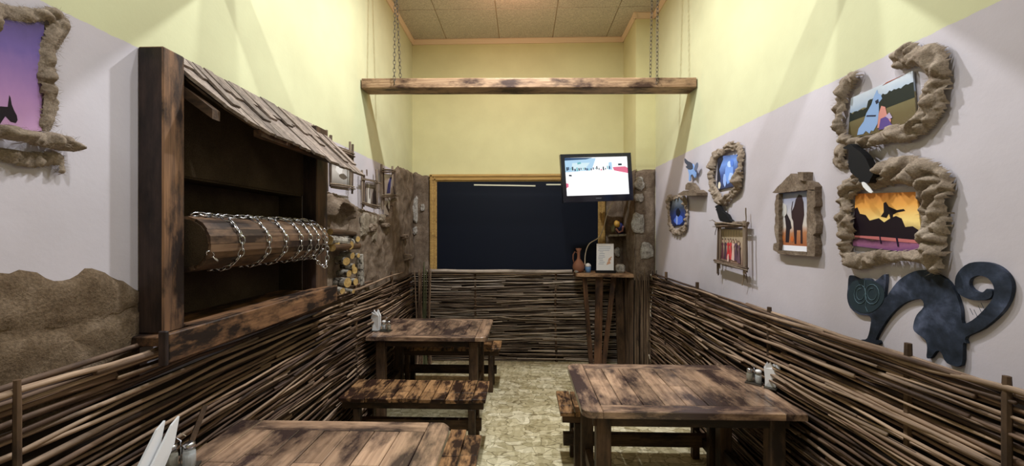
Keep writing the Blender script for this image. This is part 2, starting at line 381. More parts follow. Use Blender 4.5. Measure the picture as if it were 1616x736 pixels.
# ---------------------------------------------------------------- woven twig fences
def rod_pts(side, u0, u1, v, w, n, seed, tilt, wav=.012, weave=.016, row=0, pitch=.42, field=.035):
    pts = []
    for i in range(n):
        s_ = i/(n-1); u = u0+(u1-u0)*s_
        vv = v+tilt*(s_-.5)+field*noise.noise(Vector((u*.9, v*1.6, seed_f[side])))+wav*noise.noise(Vector((u*2.6, seed*3.7, 0)))
        ww = w+weave*math.cos(math.pi*u/pitch+math.pi*row)+.006*noise.noise(Vector((u*3, seed*1.7, 5)))
        pts.append(WP(side, u, max(.012, vv), ww))
    return pts
seed_f = {'R': 1.1, 'L': 2.2, 'B': 3.3, 'C': 4.4}
def fence(name, label, side, ua, ub, top, mats, loc, pitch_v=.0205, rr=(.0072,.0118), lens=(1.0,2.7), stakes=(), extra=60, seed=1, maxn=285, w=.062, wav=.012, field=.03, weave=.011, stake_top=.04):
    t = thing(name, label, 'fence', loc)
    random.seed(seed)
    obj('backing', MB().box(*([(XR-.012,ua,0),(XR,ub,min(top(ua),top(ub))-.06)] if side == 'R' else [(XL,ua,0),(XL+.012,ub,min(top(ua),top(ub))-.06)] if side == 'L' else [(ua,YB-.012,0),(ub,YB,1.17)])), M['darkwall'], t)
    for u in stakes:
        obj('stake', MB().tube([WP(side, u+R(-.01,.01), z_, w) for z_ in (0, .6, top(u)+stake_top)], [.017,.016,.014], 7), M['stake'], t)
    cnt = 0; row = 0; v = .02
    while v < 1.3 and cnt < maxn-extra:
        u = ua-R(0,.6)
        while u < ub:
            L_ = R(*lens); a, b = max(u, ua), min(u+L_, ub)
            tp = min(top(a), top(b))
            if v < tp and b-a > .15:
                r = R(*rr); n = max(4, min(9, int((b-a)/.22)))
                mb = MB().tube(rod_pts(side, a, b, v+R(-.006,.006), w+R(-.008,.01), n, cnt+seed*100, R(-.018,.018), wav, weave, row, .5, field),
                               [r*(1-.25*(i/(n-1) if cnt % 2 else 1-i/(n-1))) for i in range(n)], 5)
                obj('rod', mb, mats[random.choice((0,0,1,1,1,2))], t, smooth=True); cnt += 1
            u += L_-R(0,.12)
        v += pitch_v*R(.85,1.15); row += 1
    for i in range(extra):                                  # loose rods pushed in over the weave
        L_ = R(.5, 1.5); a = R(ua, ub-.4); b = min(a+L_, ub); v = R(.1, min(top(a), top(b))-.03); r = R(rr[0]*.7, rr[1]*.95)
        mb = MB().tube(rod_pts(side, a, b, v, w+.022, 7, i*7+seed, R(-.07,.07), wav*1.5, .008, i, .5, field), [r*(1-.07*k) for k in range(7)], 5)
        obj('rod', mb, mats[random.choice((0,0,1,2))], t, smooth=True)
    return t
topR = lambda u: 1.205-.035*math.sin(max(0, min(1, (u-1.2)/2.4))*math.pi)
fR = fence('twig_fence', 'woven brown twig fence along the right white wall, behind the right table', 'R', .75, 4.47, topR, M['rods'], (XR-.06,.75,0),
      stakes=[4.0,3.3], seed=3)
topL = lambda u: (1.235 if u < 3.2 else 1.235-.1*(u-3.2)/1.8)
fL = fence('twig_fence', 'woven brown twig fence along the left wall, below the well frame', 'L', .72, 4.9, topL, M['rods'], (XL+.06,.72,0),
      stakes=[4.1,3.2], seed=5, w=.05)
fB = fence('twig_fence', 'woven grey twig fence along the back wall, under the blackboard', 'B', XL+.015, 1.28, lambda u: 1.13, M['rodx'], (XL+.1,YB-.06,0),
      pitch_v=.021, rr=(.0065,.0105), lens=(.6,1.9), stakes=[-.6,.42], extra=30, seed=9, w=.055, wav=.01, field=.012, stake_top=0)
random.seed(21)
def px_stake(side, x0, y0, y1, wpx, w, parent, bottom=0):
    a = P(side, x0, y0, w); r = abs(UV(side, P(side, x0+wpx/2, y0, w))[0]-UV(side, P(side, x0-wpx/2, y0, w))[0])/2*1.0
    b = P(side, x0, y1, w)
    obj('stake', MB().tube([a, (a+b)/2, (b if not bottom else Vector((b.x,b.y,.0)))], [r*.8, r*.95, r], 7), M['stake'], parent)
px_stake('R', 1433, 542, 620, 12, .055, fR, 1); px_stake('R', 1589, 594, 640, 16, .085, fR, 1); px_stake('R', 1214, 485, 520, 5, .06, fR, 1)
px_stake('L', 27, 600, 700, 14, .1, fL, 1)
a = P('L', 324, 640, .13); b = P('L', 298, 708, .13)
obj('stick', MB().tube([a, b], [.012, .013], 4), M['leg'+'z'], fL)
for k in range(3):                                          # thick curved top rods on the right
    u0, u1 = ((1.05, 1.75), (1.2, 2.9), (1.9, 3.6))[k]
    obj('rod', MB().tube([WP('R', u0+(u1-u0)*i/6, (1.19,1.175,1.165)[k]+.01*math.sin(i*1.3+k)-(.03*(i/6) if k == 0 else 0), .085+.006*math.sin(i)) for i in range(7)],
        [.0105-.0006*i for i in range(7)], 7), M['rods'][k % 2], fR, smooth=True)
for k in range(3):
    u0, u1 = ((.9, 1.6), (1.2, 2.9), (2.6, 4.4))[k]
    obj('rod', MB().tube([WP('L', u0+(u1-u0)*i/6, (1.22,1.2,1.19)[k]+.008*math.sin(i*1.3+k), .085+.006*math.sin(i)) for i in range(7)],
        [.0105-.0006*i for i in range(7)], 7), M['rods'][k % 2], fL, smooth=True)
# pillar cladding of upright twigs
t = thing('twig_cladding', 'bundle of upright thin twigs cladding the foot of the back pillar', 'twigs', (1.38,YC-.05,0))
obj('backing', MB().box((1.266,YC-.028,0),(XR,YC-.001,1.1)).box((1.266,YC,0),(1.284,YB-.09,1.1)), M['darkwall'], t)
for i in range(26):
    x = 1.27+.235*i/25+R(-.004,.004); top = 1.17+R(-.06,.07)
    obj('twig', MB().tube([(x+R(-.006,.006), YC-.034-R(0,.02), 0), (x+R(-.01,.01), YC-.036-R(0,.02), top/2), (x+R(-.008,.008), YC-.036-R(0,.015), top)], [.0075,.007,.005], 5), M['rodz'][i%2], t)
for i in range(30):
    y = 4.5+.5*i/29; top = 1.12+R(-.08,.04)
    obj('twig', MB().tube([(1.262-R(0,.02), y+.03, 0), (1.262-R(0,.02), y, top)], [.0085,.006], 5), M['rodz'][1], t)
# corner bundle
t = thing('twig_bundle', 'tall bundle of upright sticks, some greenish, in the back left corner', 'twigs', (-1.25,4.85,0))
for i in range(11):
    x = -1.33+.17*i/10; top = R(1.12,1.26)+(.06 if i in (2,6) else 0)
    obj('twig', MB().tube([(x+R(-.02,.02), 4.83+R(-.04,.04), 0), (x+R(-.02,.02), 4.84+R(-.03,.03), .6), (x+R(-.015,.015), 4.86+R(-.03,.03), top)], [.011,.01,.007], 6), M['green'] if i in (6,7,8) else M['rods'][i%2], t)

# ---------------------------------------------------------------- blackboard
t = thing('blackboard', 'large black chalkboard in a gilt wooden frame on the back wall', 'blackboard', (-.08,YB,1.17))
bx0, bx1, bz0, bz1 = -1.192, 1.045, 1.16, 2.385; fw = .092; yb = YB-.02
obj('board', MB().box((bx0+.05,yb-.02,bz0),(bx1-.05,yb,bz1-.05)), M['board'], t)
def fbar(a, b, out):                                       # moulded gilt bar: profile of steps
    a = Vector(a); b = Vector(b); out = Vector(out); mb = MB(); f = Vector((0,-1,0))
    pr = [(0,0),(0,.035),(.012,.05),(.03,.05),(.036,.038),(.055,.034),(.06,.044),(.075,.044),(.08,.028),(.092,.026),(.092,0)]
    return mb.prism([a-out*p+f*q for p, q in pr], b-a)
obj('frame_bar', fbar((bx0,yb,bz1),(bx1,yb,bz1),(0,0,1)), M['gold'], t)
obj('frame_bar', fbar((bx0,yb,bz0),(bx0,yb,bz1-.01),(-1,0,0)), M['gold'], t)
obj('frame_bar', fbar((bx1,yb,bz0),(bx1,yb,bz1-.01),(1,0,0)), M['gold'], t)
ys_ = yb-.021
for a, b in (((748,293),(845,294.5)),((862,292.5),(885,292.5))):  # lamp reflections on the board, made as thin pale bars
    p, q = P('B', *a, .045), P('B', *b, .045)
    obj('reflection_strip', MB().prism([(p.x,ys_,p.z),(q.x,ys_,q.z),(q.x,ys_,q.z+.016),(p.x,ys_,p.z+.016)], (0,-.006,0)), M['reflection_strip'], t)
tag(obj('ledge', MB().tube([(bx0-.02+ (i/8)*(1.83), 4.93+.004*math.sin(i*2), 1.152+.004*math.sin(i*1.7)) for i in range(9)], [.024,.023,.022,.024,.022,.021,.023,.022,.021], 8), M['rodx'][0], smooth=True),
    'pale round pole lying as a ledge along the bottom of the blackboard', 'ledge')

# ---------------------------------------------------------------- corner shelf and what is on it
t = thing('corner_shelf', 'rough brown wooden shelf on leaning boards in the back right corner', 'shelf', (.95,4.8,0))
pts = [(.64,4.62),(.61,4.7),(.615,4.82),(.65,4.9),(1.26,4.9),(1.27,4.52),(1.1,4.55),(.9,4.585),(.72,4.59)]
obj('shelf_top', MB().prism([(x,y,1.125) for x, y in pts], (0,0,.04)), M['beamx'], t)
def leanboard(xt, xb, y, wd, mat):
    obj('board', MB().prism([(xb-wd/2,y,0),(xb+wd/2,y,0),(xt+wd/2,y,1.124),(xt-wd/2,y,1.124)], (0,.03,0)), mat, t)
leanboard(.735,.82,4.7,.05,M['shelfw']); leanboard(.905,.885,4.66,.085,M['shelfw']); leanboard(1.08,.95,4.68,.055,M['shelfw']); leanboard(1.16,1.2,4.8,.09,M['legz'])
cx, cy, cz = .665, 4.70, 1.166
pot = thing('clay_jug', 'slim terracotta jug with tall neck and handle on the corner shelf', 'jug', (cx,cy,cz))
obj('body', MB().lathe((cx,cy,cz), [(.035,0),(.06,.025),(.072,.06),(.066,.1),(.04,.135),(.02,.16),(.017,.2),(.02,.25),(.036,.285),(.03,.286),(.014,.25)], 20), M['jug'], pot, smooth=True)
obj('handle', MB().tube([(cx-.018,cy,cz+.235),(cx-.045,cy,cz+.245),(cx-.065,cy,cz+.21),(cx-.066,cy,cz+.16),(cx-.055,cy,cz+.115)], .007, 6), M['jug'], pot, smooth=True)
cup = thing('plastic_cup', 'small blue cup with white top beside the jug on the shelf', 'cup', (.775,4.69,cz))
obj('cup_body', MB().lathe((.775,4.69,cz), [(.028,0),(.034,.04),(.035,.07)], 16), M['bluecup'], cup, smooth=True)
obj('lid', MB().lathe((.775,4.69,cz+.07), [(.036,0),(.034,.018),(.024,.032),(.008,.04)], 16), M['white'], cup, smooth=True)
sg = thing('menu_stand', 'white printed sheet standing upright in a dark holder on the corner shelf', 'sign', (.98,4.68,cz))
obj('base', MB().box((.86,4.63,cz),(1.09,4.70,cz+.03)), M['black'], sg)
def tilt(x, zz, d=0): return Vector((x+.02*(zz/.33), 4.655+.09*(zz/.33)-d, cz+.03+zz))
obj('sheet', MB().prism([tilt(.868,0),tilt(1.07,0),tilt(1.07,.31),tilt(.868,.31)], (0,.008,0)), M['white'], sg)
pm = MB()
random.seed(4)
for i in range(11):
    zz = .27-i*.02; x0 = .885+R(0,.02); x1 = 1.04-R(0,.05) if i < 3 else .97-R(0,.03)
    pm.prism([tilt(x0,zz,.0015),tilt(x1,zz,.0015),tilt(x1,zz+.006,.0015),tilt(x0,zz+.006,.0015)], (0,.001,0), 0)
for (a, b, w_, h_) in ((.985,.06,.05,.05),(1.0,.1,.04,.05),(1.02,.13,.03,.03)):
    pm.prism([tilt(a,b,.0015),tilt(a+w_,b+.02,.0015),tilt(a+w_*.8,b+h_,.0015),tilt(a+.01,b+h_*.7,.0015)], (0,.001,0), 1)
obj('print', pm, [FC((170,178,196)), FC((214,168,140))], sg)
fig = thing('carved_figure', 'small painted figurine with gold head and blue coat on a little stone ledge', 'figurine', (1.12,4.93,1.55))
pf = P('B', 975, 361, .12)
def ellip(c, r, k=12, mi=0, mb=None, jit=0):
    mb = mb or MB(); pr = [(math.sin(math.pi*i/8), -math.cos(math.pi*i/8)) for i in range(9)]; vs = []; fs = []
    for a, b in pr:
        for j in range(k):
            th = 2*math.pi*j/k; d = Vector((a*math.cos(th)*r[0], a*math.sin(th)*r[1], b*r[2])); q = 1+jit*noise.noise((Vector(c)+d)*30)
            vs.append(Vector(c)+d*q)
    for i in range(8):
        for j in range(k): fs.append((i*k+j, i*k+(j+1)%k, (i+1)*k+(j+1)%k, (i+1)*k+j))
    mb.add(vs, fs, mi); return mb
px_, py_, pz_ = pf
fig.location = (px_, py_, pz_-.1)
obj('coat', ellip((px_+.03,py_,pz_-.01), (.05,.04,.07), jit=.4), FC((42,46,96)), fig, smooth=True)
obj('head', ellip((px_-.015,py_-.02,pz_+.055), (.038,.035,.042), jit=.3), FC((196,150,70)), fig, smooth=True)
obj('arm', MB().tube([(px_-.03,py_-.03,pz_+.0),(px_,py_-.05,pz_-.045),(px_+.045,py_-.045,pz_-.03),(px_+.06,py_-.03,pz_+.03)], .013, 6), FC((206,150,150)), fig, smooth=True)
obj('body', ellip((px_-.055,py_,pz_+.0), (.035,.04,.05), jit=.5), FC((120,116,92)), fig, smooth=True)
tag(obj('stone_ledge', MB().prism([(px_-.12,py_-.06,pz_-.10),(px_+.11,py_-.08,pz_-.09),(px_+.12,YB-.02,pz_-.09),(px_-.1,YB-.02,pz_-.10)], (0,0,.025)), M['stone']),
    'little stone ledge under the painted figurine beside the blackboard', 'ledge')
tag(obj('pale_block', MB().box((1.10,4.62,cz),(1.2,4.72,cz+.1), ch=.02), M['stone']), 'rough pale stone block on the right end of the corner shelf', 'stone')
tag(obj('pebble', ellip((.635,4.66,cz+.015), (.03,.025,.016), jit=.3), M['stone'], smooth=True), 'grey pebble on the left tip of the corner shelf', 'pebble')

# ---------------------------------------------------------------- television
tv = thing('television', 'black flat television on a wall arm showing a bright picture', 'television', (.79,4.25,1.95))
def tvp(u, v, d=0):     # u,v in 0..1 on the front face (bilinear between measured corners, a plane turned and rolled a little)
    c00 = Vector((.427,4.16,1.957)); ux = Vector((.755,.08,.03)); uy = Vector((-.035,-.015,.505))
    n = ux.cross(uy).normalized()
    return c00+ux*u+uy*v+n*d
hb = MB()
hb.prism([tvp(0,0,-.0),tvp(1,0),tvp(1,1),tvp(0,1)], tvp(0,0,-.045)-tvp(0,0))
obj('housing', hb, M['black'], tv)
bz = MB()
for (a, b, c, d) in ((0,0,1,.135),(0,.925,1,1),(0,.135,.055,.925),(.945,.135,1,.925)):
    bz.prism([tvp(a,b,.001),tvp(c,b,.001),tvp(c,d,.001),tvp(a,d,.001)], tvp(0,0,.014)-tvp(0,0))
obj('bezel', bz, flat('glossy_bezel', (10,14,34), .15, spec=.6), tv)
sc = MB(); mats = [EC((255,255,255), 1.3), EC((178,214,240), 1.1), EC((60,90,130), .8), EC((236,120,150), 1.), EC((40,60,80), .7), EC((120,200,210), .9), EC((215,238,245), 1.1)]
sc.prism([tvp(.055,.135,.002),tvp(.945,.135,.002),tvp(.945,.925,.002),tvp(.055,.925,.002)], tvp(0,0,.001)-tvp(0,0), 0)
def spoly(L, mi, d=.0045): sc.prism([tvp(.055+.89*x, .135+.79*y, d) for x, y in L], tvp(0,0,.0005)-tvp(0,0), mi)
spoly([(0,.62),(.42,.66),(.5,.98),(0,.98)], 1); spoly([(.1,.66),(.3,.66),(.4,.86),(.12,.86)], 6, .0055)
spoly([(0,.93),(.34,.95),(.45,.99),(0,1)], 2, .0065)
spoly([(.83,.62),(1,.56),(1,.7),(.96,.74),(.76,.73),(.78,.64)], 3); spoly([(.85,.77),(.91,.77),(.91,.82),(.85,.82)], 4)
spoly([(.69,.66),(.75,.66),(.75,.86),(.70,.86)], 1, .005); spoly([(0,.2),(.04,.24),(.04,.32),(0,.34)], 3)
for i in range(22):
    x = .03+i*.032+R(-.006,.006); y = .66+.02*math.sin(i); h = R(.05,.11); w_ = R(.006,.012)
    spoly([(x-w_,y),(x+w_,y+.01),(x+w_*.6,y+h),(x-w_*1.2,y+h*.9)], (4,2,5,2,4,3)[i%6] if i > 15 else (4,2,5)[i%3], .0075)
spoly([(.05,.52),(.1,.51),(.1,.55),(.06,.56)], 4); spoly([(.2,.82),(.26,.84),(.25,.88),(.2,.87)], 5, .0075)
obj('screen', sc, mats, tv)
obj('logo', MB().prism([tvp(.46,.06,.0155),tvp(.54,.06,.0155),tvp(.54,.075,.0155),tvp(.46,.075,.0155)], tvp(0,0,.001)-tvp(0,0)), FC((120,124,140)), tv)
obj('wall_arm', MB().box((.83,4.27,2.15),(.91,4.66,2.21)).box((.78,4.26,2.08),(.96,4.285,2.3)).box((.83,4.62,2.15),(1.262,4.68,2.21)), M['black'], tv)
def cable(name, label, side_pts, r=.006):
    pts = [Vector(p) for p in side_pts]; sm = []
    for i in range(len(pts)-1):
        a, b, c, d = pts[max(i-1,0)], pts[i], pts[i+1], pts[min(i+2,len(pts)-1)]
        for k in range(4):
            s_ = k/4; sm.append(.5*((2*b)+(c-a)*s_+(2*a-5*b+4*c-d)*s_*s_+(3*b-a-3*c+d)*s_**3))
    sm.append(pts[-1]); tag(obj(name, MB().tube(sm, r, 6), M['cable'], smooth=True), label, 'cable')
cable('power_cable', 'white cable hanging from the television down to the corner shelf', [P('B',a,b,w) for a, b, w in ((968,318,.7),(958,338,.5),(953,358,.3),(945,375,.2),(930,385,.2),(924,400,.25),(923,418,.38))], .006)
cable('power_cable', 'white cable hanging down the twig cladding of the back pillar', [P('C',a,b,.07) for a, b in ((1027,433),(1031,450),(1028,475),(1027,498),(1034,520),(1036,545),(1034,568),(1028,572),(1024,560))], .006)

# ---------------------------------------------------------------- hanging beams on chains
def chainlinks(mb, pts, pitch=.034, wr=.0028, wl=.011, mi=0):
    L = [0]
    for a, b in zip(pts, pts[1:]): L.append(L[-1]+(b-a).length)
    n = max(2, int(L[-1]/pitch)); 
    def at(s):
        for i in range(len(L)-1):
            if s <= L[i+1] or i == len(L)-2: return pts[i].lerp(pts[i+1], (s-L[i])/max(1e-9, L[i+1]-L[i]))
    for k in range(n):
        s = (k+.5)*L[-1]/n; p = at(s); d = (at(min(L[-1], s+.005))-at(max(0, s-.005))).normalized()
        ref = Vector((.31,.87,.38)) if abs(d.z) > .7 else Vector((0,0,1))
        a = d.cross(ref).normalized(); b = d.cross(a)
        x = (a+b).normalized() if k % 2 else (a-b).normalized()
        h = pitch*.68; ring = []
        for j in range(10):
            th = 2*math.pi*j/10; ring.append(p+d*(math.cos(th)*h)+x*(math.sin(th)*wl))
        nn = d.cross(x); vs = []; fs = []
        for j in range(10):
            o_ = (ring[j]-p).normalized()
            for q in range(4):
                an = math.pi/2*q; vs.append(ring[j]+(o_*math.cos(an)+nn*math.sin(an))*wr)
        for j in range(10):
            for q in range(4): fs.append((j*4+q, j*4+(q+1)%4, ((j+1)%10)*4+(q+1)%4, ((j+1)%10)*4+q))
        mb.add(vs, fs, mi)
    return mb
def beam(y0, label, z0, z1, zr0, zr1, chx=None):
    vs = []
    n = 24; y1 = y0+.17; fs = []
    for i in range(n+1):
        s_ = i/n; x = XL+.012+(XR-XL-.024)*s_; zb = zr0+(zr1-zr0)*s_; j = .004*noise.noise(Vector((x*3, y0, 0)))
        for (yy, zz) in ((y0+.006,0),(y0,.006),(y0,.08),(y0+.006,.087),(y1-.006,.087),(y1,.08),(y1,.006),(y1-.006,0)):
            vs.append((x, yy+j, zb+zz+j))
    for i in range(n):
        for k in range(8): fs.append((i*8+k, i*8+(k+1)%8, (i+1)*8+(k+1)%8, (i+1)*8+k))
    fs += [tuple(range(8))[::-1], tuple(n*8+k for k in range(8))]
    o = tag(obj('hanging_beam', MB().add(vs, fs), M['beamx']), label, 'beam')
    for side, x in (('left', -1.125), ('right', 1.155)):
        if not chx: continue
        mb = MB(); m2 = MB(); s_ = (x-XL)/(XR-XL); zb = zr0+(zr1-zr0)*s_; yf, yk = y0-.008, y1+.008
        # eye screwed to the beam front, chains up to one ceiling hook
        chainlinks(mb, [Vector((x,yf,zb+.03)), Vector((x,yf,zb+.1)), Vector((x+(.0 if side=='left' else .02),y0+.03,ZC))])
        chainlinks(m2, [Vector((x,yk,zb+.06)), Vector((x-.03 if side == 'left' else x+.0,y0+.1,ZC))])
        hc = thing('hanging_chain', 'dark steel chain holding the %s end of the hanging beam' % side, 'chain', (x,y0+.08,zb+.1))
        obj('chain_strand', mb, M['iron'], hc, smooth=True); obj('chain_strand', m2, M['iron'], hc, smooth=True)
beam(3.42, 'scorched wooden beam hung across the room on chains', 0, 0, 2.916, 2.892, True)
beam(1.73, 'scorched wooden beam above the camera end of the room', 0, 0, 2.93, 2.93)
beam(0.05, 'scorched wooden beam behind the viewer near the entrance', 0, 0, 2.93, 2.93)

# ---------------------------------------------------------------- well frame with windlass on the left wall
well = thing('well_frame', 'charred wooden well frame with shingled canopy on the left wall', 'well frame', (XL,2.0,1.18))
XP = -1.333
def bpost(y0, y1, zt):
    mb = MB().box((XL,y0,1.27),(XP,y1,zt), ch=.005)
    for i, f in enumerate(mb.f):                            # the side towards the entrance takes a darker wood
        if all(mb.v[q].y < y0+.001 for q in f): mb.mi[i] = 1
    obj('post', mb, [M['oldz'] if y0 < 2 else M['legz'], M['charred']], well)  # 'charred' is just the darker wood of the entrance-side face
bpost(1.42, 1.515, 2.34); bpost(2.508, 2.649, 2.34)
obj('sill_board', MB().box((XP+.055,1.356,1.183),(XP+.083,2.62,1.288), ch=.004), M['silly'], well)
obj('sill_top', MB().box((XL-.14,1.60,1.25),(XP+.055,2.508,1.272), ch=.003), M['silly'], well)
obj('sill_top', MB().box((XP-.03,1.515,1.272),(XP+.06,2.6,1.284), ch=.003), M['silly'], well)
obj('end_board', MB().box((XP+.054,1.342,1.178),(XP+.084,1.3555,1.30), ch=.003), M['charred'], well)  # same darker wood as the posts' entrance-side faces
obj('bottom_block', MB().box((XL,1.38,1.235),(XP+.054,1.50,1.27), ch=.004), M['oldy'], well)
# recess lining
ln = MB(); dp = .148
ln.box((XL-dp-.01,NY0,NZ0),(XL-dp,NY1,NZ1)).box((XL-dp,NY1-.008,NZ0),(XL,NY1,NZ1)).box((XL-dp,NY0,NZ0),(XL,NY0+.008,NZ1)).box((XL-dp,NY0,NZ1-.008),(XL,NY1,NZ1))
obj('recess_lining', ln, M['burlap'], well)
obj('burlap_panel', MB().box((XL,1.515,NZ1),(XL+.008,2.508,2.335)), M['burlap'], well)
# canopy
A_ = Vector((-1.415,0,2.335)); E_ = Vector((-1.105,0,2.043)); dn = (E_-A_).normalized(); up = Vector((-dn.z,0,dn.x))
if up.z < 0: up = -up
obj('rafter', MB().prism([Vector((A_.x+.02,1.53,A_.z-.07)), Vector((A_.x+.02,1.53,A_.z-.12)), Vector((-1.235,1.53,2.10)), Vector((-1.235,1.53,2.14))], (0,.04,0)), M['legx'], well)
obj('purlin', MB().box((-1.20,1.72,2.075),(-1.165,2.62,2.105)), M['oldy'], well)
random.seed(12)
EAVE = [(1.42,-1.335),(1.52,-1.33),(1.55,-1.262),(1.6,-1.21),(1.7,-1.156),(2.03,-1.14),(2.26,-1.105),(2.7,-1.082)]
def eave(y):
    for (a, b), (c, d) in zip(EAVE, EAVE[1:]):
        if y <= c: return b+(d-b)*(y-a)/(c-a)
    return EAVE[-1][1]
def roof_pt(x, y, h=0): return Vector((x, y, 2.335-.942*(x+1.415)))+up*h
dk = [roof_pt(-1.424,1.524,-.008)]+[roof_pt(-1.424,2.64,-.008)]+[roof_pt(eave(q)-.02,q,-.008) for q in (2.64,2.26,2.03,1.7,1.6,1.55,1.53)]
obj('light_stop_deck', MB().prism(dk, up*.007), M['legy'], well)  # sheathing added so no light slips between the shingles
y = 1.522; k = 0
while y < 2.64:
    wd_ = R(.045,.075); y1 = min(y+wd_, 2.68); lift = R(0,.008); sk = R(-.01,.01)
    e0 = eave(y)+R(-.006,.012); e1 = eave(y1)+R(-.006,.012) if y < 1.72 else e0+R(-.004,.004); tx = -1.424-R(0,.004)
    obj('shingle', MB().prism([roof_pt(tx,y,lift),roof_pt(tx,y1-.002,lift),roof_pt(e1,y1-.002+sk,lift),roof_pt(e0,y+sk,lift)], up*.013), M['shingle'], well)
    f = R(.3,.85); xb = tx+(e0-tx)*f; o2 = R(-.02,.02); l2 = lift+.0135
    obj('shingle', MB().prism([roof_pt(tx,y+o2,l2+.006),roof_pt(tx,y1+o2-.002,l2+.006),roof_pt(xb,y1+o2-.002+sk,l2),roof_pt(xb,y+o2+sk,l2)], up*.010), M['shingle'], well)
    y = y1; k += 1
# windlass drum made of staves
dx, dz, dr, dy0, dy1 = -1.362, 1.60, .112, 1.535, 2.50
drum = obj('windlass_drum', MB().tube([(dx,dy0+.006,dz),(dx,dy1,dz)], dr*.9, 24), M['burlap'], well)
NS = 11
for k in range(NS):
    a0 = 2*math.pi*(k+.01)/NS; a1 = 2*math.pi*(k+.99)/NS; pts = []
    for an, r in ((a0,dr),((a0+a1)/2,dr*1.02),(a1,dr),(a1,dr*.86),(a0,dr*.86)): pts.append(Vector((dx+r*math.cos(an), dy0+R(0,.012), dz+r*math.sin(an))))
    y_ = pts[0].y
    for p in pts: p.y = y_
    obj('stave', MB().prism(pts, (0, dy1-y_-R(0,.02), 0)), M['drum'], drum)
sch = thing('steel_chain', 'shiny steel chain wound around the wooden windlass drum', 'chain', (dx,1.6,dz+dr))
yy = [P('L',x,380,.18).y for x in (379,422,449,473,488,500,510)]
for y in yy:
    y = min(y, 2.47)
    pts = [Vector((dx+(dr+.008)*math.cos(2*math.pi*i/28+.5), y+.012*(i/28-.5)+.003*math.sin(i*1.1), dz+(dr+.008)*math.sin(2*math.pi*i/28+.5))) for i in range(29)]
    cmb = MB(); chainlinks(cmb, pts, .03, .0034, .0105); obj('chain_wrap', cmb, M['chrome'], sch, smooth=True)
cmb = MB()
top = [Vector((dx+.02+.01*math.sin(i), 1.56+(yy[-1]-1.6)*i/20, dz+dr+.009+.002*math.sin(i*2))) for i in range(21)]
chainlinks(cmb, top, .03, .0034, .0105); obj('chain_run', cmb, M['chrome'], sch, smooth=True); cmb = MB()
chainlinks(cmb, [Vector((dx+.1,1.54+.01*i,dz-.03-.008*i)) for i in range(6)], .026, .0034, .0105)
hang = [P('L', a, b, .2) for a, b in ((494,404),(500,412),(506,419),(513,421),(516,412),(517,398),(515,378),(511,362))]
obj('chain_end', cmb, M['chrome'], sch, smooth=True); cmb = MB()
chainlinks(cmb, hang, .028, .0034, .0105); obj('hanging_end', cmb, M['chrome'], sch, smooth=True)

# ---------------------------------------------------------------- firewood beside the well
def logobj(p, q, r, label, bark=True, name='birch_log', group=None):
    mb = MB().tube([p, p.lerp(q,.5)+Vector((0,0,.003)), q], r, 12)
    for i in range(len(mb.f)-2, len(mb.f)): mb.mi[i] = 1
    return tag(obj(name, mb, [M['birch'] if bark else M['legy'], M['endgrain']], smooth=False), label, 'log', group)
def LW(x, y, w): return P('L', x, y, w)
def hlog(x0, y0, x1, y1, w, r, label, bark):
    a = LW(x0,y0,w); b = LW(x1,y1,w); b.x = a.x+.015; logobj(a, b, r, label, bark)
hlog(521,366,556,370,.09,.022,'dark bark log, uppermost of the small woodpile beside the well frame',False)
hlog(519,379,551,383,.10,.032,'pale birch log under the dark top log of the woodpile',True)
hlog(524,391,562,388,.11,.028,'dark stubby log lowest of the lying logs in the woodpile',False)
SL = ['large cut log end touching the well post at the top of the woodpile', 'large cut log end below the middle of the lying birch log',
 'small cut log end just under the right tip of the dark top log', 'small cut log end right of the lowest lying log', 'cut log end heading the upright column of the woodpile',
 'larger cut log end left in the second row of the log column', 'small cut log end in the third row of the log column', 'cut log end at the right edge halfway down the log column',
 'cut log end left of centre halfway down the log column', 'largest pale cut log end near the foot of the log column', 'cut log end right of the largest one near the column foot',
 'lowest left cut log end just above the twig fence', 'tiny cut log end at the very foot of the log column', 'tiny cut log end at the upper right of the log column']
random.seed(8)
for i, (x, y, r) in enumerate([(519,386,.03),(541,386,.032),(551,378,.022),(556,388,.02),(545,402,.026),(538,411,.03),(545,420,.022),(551,428,.028),(541,431,.026),(536,446,.036),(549,446,.028),(529,456,.022),(543,458,.016),(551,404,.018)]):
    lb = SL[i]
    c_ = LW(x, y, .06); e_ = c_+Vector((R(.06,.09), -.035+R(-.02,.02), R(-.01,.01)))
    logobj(c_-Vector((.03,0,0)), e_, r, lb, True, 'log_slice', 'cut log ends in the woodpile')
a, b = LW(567,402,.05), LW(569,449,.05)
mb = MB().tube([a, a.lerp(b,.5), b], .032, 12); tag(obj('birch_log', mb, M['birch']), 'white-barked birch piece standing upright against the clay wall', 'log')
# clay bumps with hollows further along the left wall
w7 = [o for o in bpy.data.objects if o.name == 'trim_7'][0]
for a in [(578,352,590,366),(600,352,612,360),(632,370,640,378),(636,400,646,412)]: stone('L', *a, .03, w7, M['clay'], .04)

M['bark'] = rough_mat('grey_bark_scrap', [(.3, (96,84,70)), (.5, (146,132,114)), (.8, (186,174,158))], 26, .004, rand=True)
for a in [(568,336,584,368),(584,340,593,384),(566,356,578,374),(598,338,606,350)]: stone('L', *a, .03, w7, M['bark'], .022, 3)
